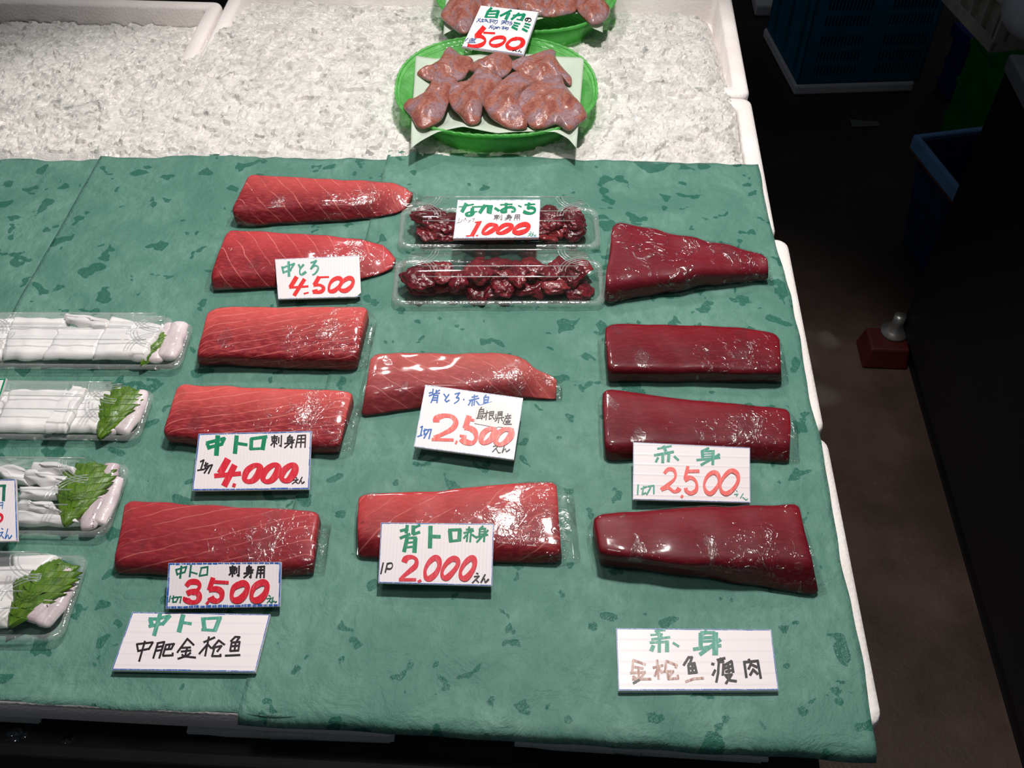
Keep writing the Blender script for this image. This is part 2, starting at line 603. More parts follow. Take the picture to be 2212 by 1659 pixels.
def mat_floor():
    t = NT('dark wet concrete')
    co = t.coord()
    n = t.noise(co, 3, 5, 0.6)
    n2 = t.noise(co, 120, 4, 0.7)
    c = t.mix(t.maprange(n, 0.3, 0.7), srgb(50, 40, 35), srgb(76, 60, 52))
    c = t.mix(t.math('MULTIPLY', t.maprange(n2, 0.6, 0.75), 0.35), c, srgb(108, 94, 84))
    c = t.mix(t.math('MULTIPLY', t.maprange(t.noise(co, 2.2, 3, 0.6, 0.8), 0.66, 0.72), 0.35), c, srgb(120, 112, 104))
    return t.finish(t.principled(c, t.maprange(n, 0.35, 0.65, 0.35, 0.65), 0.35, t.bump(n2, 0.3, 0.003)))

M = {}
M['paper'] = mat_paper()
M['foam'] = mat_foam()
M['ice'] = mat_ice()
M['film'] = mat_film(0.0)
M['film_loose'] = mat_film(3.0, 1.7)
M['lid'] = mat_clear('clear plastic lid', 0.05, 0.012, 0.10, 14, (0.995, 0.997, 0.996, 1), 0.01, 0.003, 1.17)
M['tray'] = mat_clear('clear plastic tray', 0.06, 0.01, 0.10, 14, (0.995, 0.997, 0.996, 1), 0.01, 0.003, 1.17)
M['rib'] = mat_clear('moulded clear rib', 0.12, 0.18, 0, 1, (0.97, 0.98, 0.98, 1), 0.22, 0.002, 1.3)  # white haze mixed in stands for streak reflections on ribs and grooves
M['rim'] = mat_clear('knurled clear rim', 0.12, 0.14, 0.9, 420, (0.97, 0.98, 0.98, 1), 0.16, 0.002, 1.3)
M['green'] = mat_green_plastic()
M['liner'] = mat_liner()
M['fin'] = mat_fin()
M['scrap'] = mat_scrap()
M['squid'] = mat_squid()
M['squid_speck'] = mat_squid('speckled squid leg', (222, 206, 210), (194, 174, 182), (74, 52, 56))
M['squid_pale'] = mat_squid('pale squid leg', (232, 218, 220), (208, 192, 198))
M['leaf'] = mat_leaf()
M['boardv'] = mat_board(True)
M['boardh'] = mat_board(False)
M['g'] = mat_ink('green marker', (0, 128, 88), 0.12)
M['gl'] = mat_ink('faded green marker', (72, 152, 132), 0.22)
M['gd'] = mat_ink('dark green marker', (20, 104, 84), 0.1)
M['r'] = mat_ink('red marker', (226, 30, 30), 0.10)
M['rp'] = mat_ink('pinkish red marker', (214, 30, 52), 0.14)
M['rl'] = mat_ink('faded red marker', (240, 92, 84), 0.2, (248, 168, 158))
M['rf'] = mat_ink('worn red marker', (236, 104, 98), 0.2)
M['k'] = mat_ink('black marker', (34, 26, 32), 0.05)
M['kb'] = mat_ink('worn brown marker', (150, 98, 84), 0.25, (222, 196, 186), (0.35, 0.7))
M['kg'] = mat_ink('grey pen', (96, 92, 96), 0.05)
M['b'] = mat_ink('blue marker', (30, 96, 176), 0.12)
M['bn'] = mat_ink('navy marker', (48, 82, 140), 0.1)
M['edge'] = mat_ink('blue edge marker', (36, 88, 172), 0.2, (170, 196, 226))
M['edgel'] = mat_ink('pale blue edge marker', (120, 160, 208), 0.24, (226, 226, 238), (0.35, 0.6))
M['sticker'] = plain('worn white sticker', srgb(226, 216, 214), 0.4, 0.4, 0, 0.06, 60, 0.2, 120)
M['floor'] = mat_floor()
M['bluecrate'] = plain('blue crate plastic', srgb(16, 112, 138), 0.45, 0.4, 0, 0.12, 14)
M['navy'] = plain('navy crate plastic', srgb(24, 34, 120), 0.45, 0.4, 0, 0.15, 14)
M['greencrate'] = plain('green crate plastic', srgb(24, 128, 40), 0.45, 0.4, 0, 0.15, 14)
M['tub'] = plain('sky blue tub plastic', srgb(62, 104, 152), 0.4, 0.4, 0, 0.15, 14)
M['rust'] = plain('rusty edge', srgb(120, 72, 40), 0.7, 0.3, 0, 0.3, 40)
M['greybasket'] = plain('grimy grey plastic', srgb(190, 182, 168), 0.6, 0.3, 0, 0.25, 18)
M['wire'] = plain('galvanised wire', srgb(170, 165, 155), 0.4, 0.5, 0.6)
M['black'] = plain('black cabinet panel', srgb(18, 18, 19), 0.55, 0.25, 0, 0.1, 8)
M['greymetal'] = plain('grey metal frame', srgb(150, 153, 156), 0.5, 0.4, 0.3, 0.1, 20)
M['red'] = plain('red caster block', srgb(66, 14, 13), 0.6, 0.3, 0, 0.15, 30)
M['steel'] = plain('worn steel', srgb(170, 168, 164), 0.35, 0.5, 0.8, 0.1, 40)
M['rubber'] = plain('black rubber', srgb(22, 22, 22), 0.7, 0.3)
M['cloth'] = plain('white foam lump', srgb(208, 208, 210), 0.6, 0.3, 0, 0.05, 20, 0.3, 140)
M['counter'] = plain('dark steel counter', srgb(44, 46, 48), 0.35, 0.4, 0.2, 0.25, 12)
M['counterrim'] = plain('counter rim', srgb(60, 60, 60), 0.4, 0.4, 0.2, 0.15, 30)
M['water'] = mat_clear('water drop', 0.02, 0.05, 0, 1, (0.9, 0.92, 0.95, 1), 0, 0.001, 1.6)
M['fluted'] = plain('white fluted sheet', srgb(232, 240, 236), 0.45, 0.4, 0, 0.06, 40)
M['tape'] = plain('clear tape', srgb(196, 204, 200), 0.3, 0.5, 0, 0.06, 40)

# ------------------------------------------------------------------ the setting
floor_bm = MB()
floor_bm.grid(lambda a, b: Vector((-3 + 6 * a, -1.0 + 7.5 * b, 0)), 4, 4)
tag(floor_bm.build('floor', M['floor'], base=(0, 0, 0)), kind='structure')
wb = MB(); wb.abox(-3, 3, 6.5, 6.6, 0, 2.9)
tag(wb.build('wall_back', plain('dark market wall', srgb(58, 58, 60), 0.7, 0.2, 0, 0.1, 3), base=(0, 6.5, 0)), kind='structure')

# ------------------------------------------------------------------ counter under the boxes
xr = P(1880, 1500).x            # right side of the display
y_front = P(900, 1590).y
y_b = [P(1905, 1600).y, P(1775, 935).y, P(1676, 510).y, P(1612, 207).y, P(1590, 207).y + 0.30]
x_seam = P(483, 5).x
stall = thing('stall_counter', (x_seam, 0.9, 0), 'dark wet steel counter with a raised lip under the foam boxes', 'counter')
zc = -0.0638
cb = MB()
yc0 = P(500, 1632, zc).y
cb.abox(-1.5, xr - 0.03, yc0, y_b[4] + 0.02, T + zc - 0.03, T + zc)
cb.build('counter_top', M['counter'], stall)
cr = MB()
cr.abox(-1.5, xr - 0.03, yc0 - 0.012, yc0, T + zc - 0.05, T + zc + 0.008)
bevel(cr.build('front_lip', M['counterrim'], stall), 0.003)
for lx in (-1.45, xr - 0.10):
    for ly in (yc0 + 0.04, y_b[4] - 0.06):
        lb = MB(); lb.abox(lx, lx + 0.05, ly, ly + 0.05, 0, T + zc - 0.03)
        lb.build('leg', M['counter'], stall)
for (u, v, r_) in ((28, 1594, 0.0075), (53, 1589, 0.003), (143, 1609, 0.0065)):
    p = P(u, v, zc)
    b = MB()
    b.lathe(p + Vector((0, 0, 0.0002)), [(r_, 0), (r_ * 0.95, r_ * 0.16), (r_ * 0.7, r_ * 0.32), (r_ * 0.3, r_ * 0.4), (0.0003, r_ * 0.42)], 18)
    o = b.build('water_drop', M['water'], None, True)
    for vv in o.data.vertices: vv.co.y *= 1.3
    tag(o, {28: 'large water drop near the left end of the dark counter lip', 53: 'tiny water drop just right of the large one on the dark counter',
            143: 'oval water drop on the dark counter, rightmost of the three'}[u], 'water drop')

# ------------------------------------------------------------------ foam boxes
def rounded(x0, x1, y0, y1, r, n=5):
    out = []
    for cx, cy, a0 in ((x1 - r, y1 - r, 0), (x0 + r, y1 - r, 90), (x0 + r, y0 + r, 180), (x1 - r, y0 + r, 270)):
        for k in range(n + 1):
            a = R(a0 + 90 * k / n)
            out.append((cx + r * math.cos(a), cy + r * math.sin(a)))
    return out

def foam_box(x0, x1, y0, y1, label, z1=0.0, hgt=0.062):
    b = MB()
    w = 0.022
    g = lambda ins, r, z: [Vector((x, y, T + z)) for x, y in rounded(x0 + ins, x1 - ins, y0 + ins, y1 - ins, r)]
    b.rings([g(0.004, 0.012, z1 - hgt), g(0, 0.014, z1 - hgt + 0.006), g(0, 0.014, z1 - 0.005), g(0.0015, 0.0135, z1 - 0.0015), g(0.005, 0.012, z1),
             g(w - 0.003, 0.008, z1), g(w, 0.008, z1 - 0.004), g(w + 0.004, 0.008, z1 - hgt + 0.02)])
    o = b.build('foam_box', M['foam'], None, True)
    m = o.modifiers.new('split', 'EDGE_SPLIT'); m.split_angle = R(60)
    return tag(o, label, 'foam box', 'white foam ice boxes')

gap = 0.002
jit = [0.0, 0.002, -0.002, 0.0]
xe = [(P(1888, 1450).x + P(1818, 1180).x) / 2 + .004, (P(1746, 766).x + P(1718, 640).x) / 2 + .004, (P(1653, 400).x + P(1669, 459).x) / 2 + .002, P(1602, 100).x]
lab = ['white foam box at the front right corner, under the green paper',
       'white foam box under the green paper, second from the front on the right',
       'white foam box of ice beside the blue crate aisle, its front half under green paper',
       'white foam box of ice at the back right, holding the green baskets']
y_l = P(215, -6).y
x_mid = P(860, 1600).x
foam_box(-1.1, x_mid - gap / 2, P(300, 1531).y, y_b[1] - gap, 'shallow white foam box at the front left, its dim front wall under the paper edge', -0.001, 0.034)
rs = MB(); rs.abox(-1.09, x_mid - 0.01, P(300, 1541).y + 0.03, y_b[1] - 0.01, T + zc, T - 0.0352)
rs.build('riser', M['counter'], stall)
for i in range(4):
    xl = x_seam + gap if i else x_seam - 0.6
    foam_box(xl if i else x_mid + gap / 2, xe[i], y_b[i] + gap + (0 if i else 0.01), y_b[i + 1] - gap, lab[i], -0.001)
foam_box(x_seam - 0.80, x_seam - gap, y_b[2] + gap, y_b[3] - gap, 'white foam box of ice at the left, its front half under green paper', -0.001)
foam_box(x_seam - 0.80, x_seam - gap, y_b[3] + gap, y_l, 'white foam box of ice at the back left corner with a bare back rim', -0.001)

# crushed ice, one heap filling the open boxes
def make_ice():
    rng = np.random.RandomState(4)
    x0, x1 = x_seam - 0.76, min(xe[2], xe[3]) - 0.024
    y0, y1 = y_b[2] + 0.03, y_b[4] - 0.027
    st = 0.0024
    nx, ny = int((x1 - x0) / st), int((y1 - y0) / st)
    X, Y = np.meshgrid(np.linspace(x0, x1, nx), np.linspace(y0, y1, ny))
    # smooth mean level: lower against the back and right walls
    ytop = np.where(X < x_seam + 0.012, y_l - 0.026, y1)
    lvl = 0.004 - 0.034 * np.clip((Y - (ytop - 0.20)) / 0.20, 0, 1) ** 1.6
    lvl -= 0.020 * np.clip((X - (x1 - 0.035)) / 0.035, 0, 1) ** 2 * np.clip((Y - y_b[3]) / 0.05, 0, 1)
    lvl -= 0.008 * np.clip((X - (x1 - 0.02)) / 0.02, 0, 1) ** 2
    def facets(cell, tilt, seed, amp):
        r = np.random.RandomState(seed)
        gx, gy = int((x1 - x0) / cell) + 4, int((y1 - y0) / cell) + 4
        sx = (np.arange(gx)[None, :] - 1.5 + r.uniform(-.5, .5, (gy, gx))) * cell + x0
        sy = (np.arange(gy)[:, None] - 1.5 + r.uniform(-.5, .5, (gy, gx))) * cell + y0
        tx, ty = r.normal(0, tilt, (gy, gx)), r.normal(0, tilt, (gy, gx))
        hz = r.normal(0, amp, (gy, gx))
        ci, cj = ((X - x0) / cell + 1.5).astype(int), ((Y - y0) / cell + 1.5).astype(int)
        best = np.full(X.shape, 1e9); out = np.zeros(X.shape)
        for dj in (-1, 0, 1, 2):
            for di in (-1, 0, 1, 2):
                i, j = np.clip(ci + di, 0, gx - 1), np.clip(cj + dj, 0, gy - 1)
                d = (X - sx[j, i]) ** 2 + (Y - sy[j, i]) ** 2
                h = hz[j, i] + tx[j, i] * (X - sx[j, i]) + ty[j, i] * (Y - sy[j, i])
                m = d < best
                best = np.where(m, d, best); out = np.where(m, h, out)
        return out
    Z = lvl + facets(0.022, 0.10, 1, 0.0011) + facets(0.012, 0.15, 2, 0.0006) + facets(0.0065, 0.14, 3, 0.0002)
    # keep it under the paper
    pa, pb = P(0, 350), P(1640, 360)
    yp = pa.y + (pb.y - pa.y) * (X - pa.x) / (pb.x - pa.x)
    k = np.clip((Y - (yp + 0.003)) / 0.012, 0, 1)
    Z = np.where(k < 1, np.minimum(Z, -0.0025 + 0.0075 * k), Z)
    v = np.stack([X, Y, Z + T], -1).reshape(-1, 3)
    idx = np.arange(nx * ny).reshape(ny, nx)
    f = np.stack([idx[:-1, :-1], idx[:-1, 1:], idx[1:, 1:], idx[1:, :-1]], -1).reshape(-1, 4)
    keep = (Y <= ytop)[:-1, :-1] & (Y <= ytop)[1:, 1:]
    f = f[keep.reshape(-1)]
    me = bpy.data.meshes.new('crushed_ice')
    org = np.array([(x0 + x1) / 2, (y0 + y1) / 2, T])
    me.from_pydata((v - org).tolist(), [], f.tolist())
    me.materials.append(M['ice'])
    o = bpy.data.objects.new('crushed_ice', me)
    COL.objects.link(o)
    o.location = org
    tag(o, 'bed of crushed white ice filling the foam boxes behind the green paper', 'ice', kind='stuff')
make_ice()

# ------------------------------------------------------------------ green paper sheets
def sheet(name, left, right, z, label, wav=0.0, nu=90, nv=110, hang=0.0):
    Lp = resample([P(u, v) for u, v in left], nv + 1)
    Rp = resample([P(u, v) for u, v in right], nv + 1)
    vs, fs, uv = [], [], []
    for j in range(nv + 1):
        for i in range(nu + 1):
            a = i / nu
            p = Lp[j].lerp(Rp[j], a)
            e = max(0, 1 - j / 4.0)
            p.y += e * wav * (noise.noise(Vector((p.x * 14, 3.1, z * 9000))) + 0.5 * noise.noise(Vector((p.x * 45, 1.1, 0)))) 
            e2 = max(0, 1 - (nv - j) / 4.0)
            p.y += e2 * wav * 0.5 * noise.noise(Vector((p.x * 18, 9.1, z * 5000)))
            er = max(0, 1 - (nu - i) / 3.0)
            p.x += er * 0.003 * noise.noise(Vector((7.7, p.y * 22, 0)))
            h = 0.0015 * noise.noise(Vector((p.x * 9, p.y * 9, 0.3))) + 0.0011 * noise.noise(Vector((p.x * 26, p.y * 22, 1.7)))
            h += 0.0007 * abs(noise.noise(Vector((p.x * 50, p.y * 38, 5.7))))
            zz = T + z + max(-0.0004, h * 0.8)
            if hang:
                d = max(0.0, (j / nv - 0.985) / 0.015)
                zz -= hang * d * d
            vs.append(Vector((p.x, p.y, zz)))
            uv.append((p.x + z * 777, p.y))
    for j in range(nv):
        for i in range(nu):
            q = j * (nu + 1) + i
            fs.append((q, q + 1, q + nu + 2, q + nu + 1))
    o = mesh_obj(name, vs, fs, M['paper'], None, True, uv, base=(vs[0].x, vs[0].y, T))
    m = o.modifiers.new('thickness', 'SOLIDIFY'); m.thickness = 0.00025; m.offset = -1
    return tag(o, label, 'paper', 'green wrapping paper sheets')

sheet('paper_sheet', [(-150, 352), (-700, 1490)], [(470, 345), (-60, 1530)], 0.0012,
      'green paper sheet at the far left, its back edge running out of the photo', 0.010)
sheet('paper_sheet', [(220, 339), (-440, 1500)], [(1000, 346), (760, 1557)], 0.0024,
      'green paper sheet in the middle left with a corner step beside the ice', 0.010)
sheet('paper_sheet', [(840, 332), (510, 1563)],
      [(1637, 361), (1650, 430), (1667, 505), (1686, 570), (1707, 642), (1731, 766), (1745, 845), (1760, 925), (1778, 994), (1790, 1060), (1812, 1200), (1838, 1330), (1866, 1450), (1884, 1560), (1897, 1645)],
      0.0036, 'green paper sheet on the right under the dark red tuna, overhanging the front', 0.007, hang=0.008)

# ------------------------------------------------------------------ tuna blocks in cling film
def section(A, B, Fp, D, rad):
    """closed ring back-bottom, back-top, front-top, front-bottom with rounded top corners"""
    def corner(p, q, s, r, n=4):
        a = q + (p - q).normalized() * min(r, (p - q).length * 0.45)
        b = q + (s - q).normalized() * min(r, (s - q).length * 0.45)
        return [(a.lerp(q, t)).lerp(q.lerp(b, t), t) for t in [k / n for k in range(n + 1)]]
    c1 = corner(A, B, Fp, rad)
    c2 = corner(B, Fp, D, rad * 1.3)
    c3 = corner(Fp, D, A, rad * 0.5, 2)
    c0 = corner(D, A, B, rad * 0.5, 2)
    top = [c1[-1].lerp(c2[0], k / 8) for k in range(1, 8)]
    fr = [c2[-1].lerp(c3[0], k / 3) for k in range(1, 3)]
    return c0 + c1 + top + c2 + fr + c3, len(c0)

def tuna(label, group, back, ridge, bottom, hb, hr, mat_kw, cat='tuna block', rad=0.006, seed=0, ext=(0.009, 0.011), lump=0.0014, film_off=0.0011):
    N = 44
    us = [0, .006, .02] + [.045 + .91 * k / (N - 6) for k in range(N - 5)] + [.98, .994, 1]
    n = len(us)
    def at(poly, u):
        r = resample([Vector((x, y, 0)) for x, y in poly], 200)
        k = min(198, int(u * 199)); f = u * 199 - k
        q = r[k].lerp(r[k + 1], f)
        return q.x, q.y
    def hv(h, u):
        if not isinstance(h, (list, tuple)): return h
        k = min(len(h) - 2, int(u * (len(h) - 1))); f = u * (len(h) - 1) - k
        f = f * f * (3 - 2 * f)
        return h[k] * (1 - f) + h[k + 1] * f
    Bs = resample([Vector((x, y, 0)) for x, y in back], 200)
    Fs = resample([Vector((x, y, 0)) for x, y in ridge], 200)
    Ds = resample([Vector((x, y, 0)) for x, y in bottom], 200)
    pick = lambda r, u: r[min(198, int(u * 199))].lerp(r[min(198, int(u * 199)) + 1], u * 199 - min(198, int(u * 199)))
    z0 = 0.0062
    def corners(u):
        b, f, d = pick(Bs, u), pick(Fs, u), pick(Ds, u)
        B = P(b.x, b.y, hv(hb, u)); Fp = P(f.x, f.y, hv(hr, u)); D = P(d.x, d.y, z0)
        if D.y > Fp.y + 0.004: D.y = Fp.y + 0.004
        if B.y < Fp.y + 0.012: B.y = Fp.y + 0.012
        A = Vector((B.x, B.y + 0.002, T + z0))
        return A, B, Fp, D
    rings, uvs = [], []
    x = 0.0; prev = None
    wid = 0.0
    for k, u in enumerate(us):
        A, B, Fp, D = corners(u)
        ring, n0 = section(A, B, Fp, D, rad)
        e = min(u, 1 - u)
        s = 1.0 if e > .03 else 1 - 0.085 * (1 - e / .03) ** 2
        c = (A + B + Fp + D) / 4
        mid = (B + Fp) / 2
        if prev is not None: x += (mid - prev).length
        prev = mid
        ring = [c + (p - c) * s for p in ring]
        out, uvr, acc = [], [], 0.0
        for i, p in enumerate(ring):
            if i > n0 and i > 0: acc += (p - ring[i - 1]).length
            wob = Vector((noise.noise(Vector((p.x * 40 + seed, p.y * 40, 1))), noise.noise(Vector((p.x * 40, p.y * 40 + seed, 7))),
                          noise.noise(Vector((p.x * 35, p.y * 35, 3 + seed))))) * lump
            q = p + wob
            q.z = max(q.z, T + z0)
            out.append(q); uvr.append((x + seed * 0.37, acc))
        wid = max(wid, acc)
        rings.append(out); uvs += uvr
    c = sum((r[0] for r in rings), Vector()) / n
    root = thing('tuna_block', (c.x, c.y, T + z0), label, cat, group)
    m = len(rings[0])
    b = MB(); b.rings(rings)
    mesh_obj('flesh', b.v, b.f, mat_meat('tuna ' + label[:40], width=wid * 0.60, **mat_kw), root, True, uvs)
    # film: a slightly larger skin that runs past both ends and closes flat
    fr = []
    ax = (rings[-1][12] - rings[0][12]).normalized()
    ax.z = 0
    def skin(ring, off, shift, flat):
        cc = sum(ring, Vector()) / len(ring)
        o = []
        for p in ring:
            d = p - cc
            d.x *= 0.3
            q = p + d.normalized() * off + ax * shift
            k = noise.noise(Vector((q.x * 70, q.y * 70, q.z * 70 + seed)))
            q = q + d.normalized() * 0.0009 * k
            q.z = T + z0 + (q.z - T - z0) * (1 - flat)
            q.z = max(q.z, T + 0.0052)
            o.append(q)
        return o
    e0, e1 = ext
    fr.append(skin(rings[0], 0.0, -e0, 0.72))
    fr.append(skin(rings[0], film_off, -e0 * 0.55, 0.35))
    fr.append(skin(rings[0], film_off * 1.2, -e0 * 0.15, 0.02))
    for k in range(2, n - 2):
        fr.append(skin(rings[k], film_off, 0, 0))
    fr.append(skin(rings[-1], film_off * 1.2, e1 * 0.15, 0.02))
    fr.append(skin(rings[-1], film_off, e1 * 0.55, 0.35))
    fr.append(skin(rings[-1], 0.0, e1, 0.72))
    b = MB(); b.rings(fr)
    mesh_obj('plastic_wrap', b.v, b.f, M['film_loose' if film_off > .0015 else 'film'], root, True)
    return root

G1 = 'medium fatty tuna blocks in film'
G2 = 'lean red tuna blocks in film'
fat = dict(ca=srgb(214, 90, 86), cb=srgb(128, 24, 36), normal=(0.24, 1.0), spacing=0.0105, line=0.62, lw=0.06, curve=0.12)
diag = dict(ca=srgb(198, 82, 80), cb=srgb(126, 30, 40), normal=(1.0, -0.85), spacing=0.017, line=0.6, lw=0.045, curve=0.10)
lean = dict(ca=srgb(124, 12, 28), cb=srgb(94, 8, 22), normal=(0.15, 1.0), spacing=0.013, line=0.16, lw=0.05, curve=0.2, line_col=(190, 70, 70), spots=0.15)

tuna('wrapped fatty tuna block at the back left, its tail touching the rear clear pack', G1,
     [(536, 376), (545, 374), (700, 382), (800, 388), (852, 392), (878, 403), (890, 416)],
     [(500, 456), (560, 448), (620, 442), (780, 440), (815, 432), (852, 428), (878, 432)],
     [(510, 488), (560, 488), (640, 482), (750, 478), (820, 471), (856, 464), (876, 452)],
     [.027, .027, .027, .026, .018], [.027, .027, .027, .024, .013], diag, seed=1)
tuna('wrapped fatty tuna block behind the 4,500 card, with a curled right tail', G1,
     [(492, 495), (500, 493), (600, 499), (700, 505), (780, 513), (825, 525), (845, 545), (852, 560)],
     [(452, 598), (520, 591), (590, 586), (690, 574), (775, 563), (820, 565), (846, 574)],
     [(456, 630), (520, 626), (600, 622), (700, 615), (780, 606), (825, 594), (846, 584)],
     [.026, .026, .026, .024, .014], [0.023, .023, .023, .020, .011], dict(diag, ca=srgb(200, 70, 74), cb=srgb(134, 34, 42)), seed=2)
tuna('wrapped coral pink tuna block with pale level lines, right of the topmost squid pack', G1,
     [(450, 667), (470, 660), (600, 660), (700, 659), (792, 660)],
     [(424, 768), (520, 766), (640, 768), (720, 770), (769, 770)],
     [(428, 782), (530, 793), (660, 798), (770, 802)],
     .028, .026, fat, seed=3, ext=(0.004, 0.009))
tuna('wrapped coral pink tuna block with pale level lines, behind the 4,000 card', G1,
     [(385, 830), (400, 826), (560, 834), (700, 838), (761, 841)],
     [(349, 938), (426, 944), (560, 950), (670, 956), (733, 962)],
     [(360, 956), (440, 968), (560, 975), (665, 979), (730, 981)],
     .026, .023, fat, seed=4, ext=(0.006, 0.010))
tuna('wrapped dusky pink tuna block behind the 3,500 card, front left of the display', G1,
     [(270, 1079), (285, 1076), (500, 1090), (660, 1097), (686, 1101)],
     [(249, 1212), (365, 1216), (500, 1219), (640, 1220), (677, 1216)],
     [(250, 1241), (365, 1246), (500, 1247), (640, 1246), (676, 1245)],
     .026, .020, dict(fat, ca=srgb(176, 58, 64), cb=srgb(130, 30, 40), spacing=0.012, line=0.4, normal=(0.34, 1.0)), seed=5, ext=(0.003, 0.009))
tuna('wrapped pink tuna block with rough edges behind the 2,000 card', 'back cut tuna blocks in film',
     [(775, 1066), (800, 1062), (880, 1058), (960, 1056), (1010, 1048), (1080, 1042), (1202, 1037)],
     [(771, 1168), (900, 1172), (1067, 1178), (1150, 1186), (1210, 1192)],
     [(773, 1208), (900, 1213), (1070, 1218), (1155, 1220), (1214, 1216)],
     .027, .021, dict(ca=srgb(196, 66, 66), cb=srgb(126, 28, 36), normal=(0.75, 1.0), spacing=0.020, line=0.45, lw=0.04, curve=0.16, spots=0.8), seed=61, ext=(0.004, 0.016), lump=0.0012)
tuna('wrapped salmon pink tuna block with a drooping right tail behind the torn-stickered card', 'back cut tuna blocks in film',
     [(803, 765), (815, 759), (900, 758), (1000, 760), (1060, 757), (1120, 767), (1140, 776), (1155, 790), (1190, 808), (1202, 816)],
     [(787, 853), (857, 840), (916, 836), (999, 838), (1057, 831), (1116, 826), (1158, 834), (1180, 852), (1198, 858)],
     [(779, 902), (834, 895), (905, 884), (1000, 874), (1060, 866), (1116, 862), (1160, 864), (1202, 864)],
     [.030, .030, .030, .029, .02], [.025, .025, .025, .023, .008], dict(ca=srgb(190, 88, 82), cb=srgb(142, 52, 58), normal=(0.55, -1.0), spacing=0.015, line=0.42, lw=0.05, curve=0.12, line_col=(232, 160, 150)), seed=7, ext=(0.008, 0.006))
tuna('tapering dark red tuna block in crinkled film right of the clear packs', G2,
     [(1325, 476), (1340, 474), (1420, 488), (1500, 505), (1580, 522), (1645, 539), (1658, 546)],
     [(1309, 612), (1380, 606), (1460, 598), (1560, 588), (1659, 584)],
     [(1304, 656), (1318, 658), (1380, 646), (1460, 632), (1560, 616), (1659, 607)],
     [.040, .038, .036, .032], [.034, .032, .03, .024], dict(lean, ca=srgb(126, 26, 40), cb=srgb(108, 22, 34), line=0.1), seed=8, ext=(0.004, 0.007), lump=0.003, rad=0.012, film_off=0.0018)
tuna('glossy crimson tuna block, rearmost of the three lean blocks on the right', G2,
     [(1308, 699), (1328, 694), (1450, 698), (1600, 703), (1675, 716), (1684, 724)],
     [(1313, 797), (1420, 798), (1530, 799), (1631, 804), (1686, 802)],
     [(1313, 826), (1450, 826), (1600, 826), (1688, 828)],
     .028, .026, lean, seed=9, ext=(0.007, 0.007))
tuna('glossy crimson tuna block behind the 2,500 card with level lines', G2,
     [(1302, 838), (1320, 837), (1400, 848), (1500, 860), (1600, 868), (1700, 879), (1706, 882)],
     [(1306, 964), (1420, 962), (1540, 957), (1640, 958), (1708, 962)],
     [(1308, 996), (1420, 997), (1540, 997), (1640, 998), (1707, 1002)],
     .026, .023, lean, seed=10, ext=(0.004, 0.010))
tuna('glossy crimson tuna block widening to the right, above the flat lean tuna sign', G2,
     [(1285, 1113), (1305, 1106), (1400, 1098), (1500, 1092), (1600, 1088), (1722, 1083)],
     [(1296, 1194), (1361, 1203), (1481, 1218), (1572, 1214), (1686, 1212), (1756, 1218)],
     [(1297, 1218), (1391, 1229), (1511, 1247), (1632, 1268), (1772, 1291)],
     .034, .032, dict(lean, line=0.08), seed=11, ext=(0.005, 0.008))

# ------------------------------------------------------------------ clear packs
def rrect(c, ax, ay, w, d, r, z, n=5):
    return [c + ax * x + ay * y + Vector((0, 0, z)) for x, y in rounded(-w / 2, w / 2, -d / 2, d / 2, r, n)]

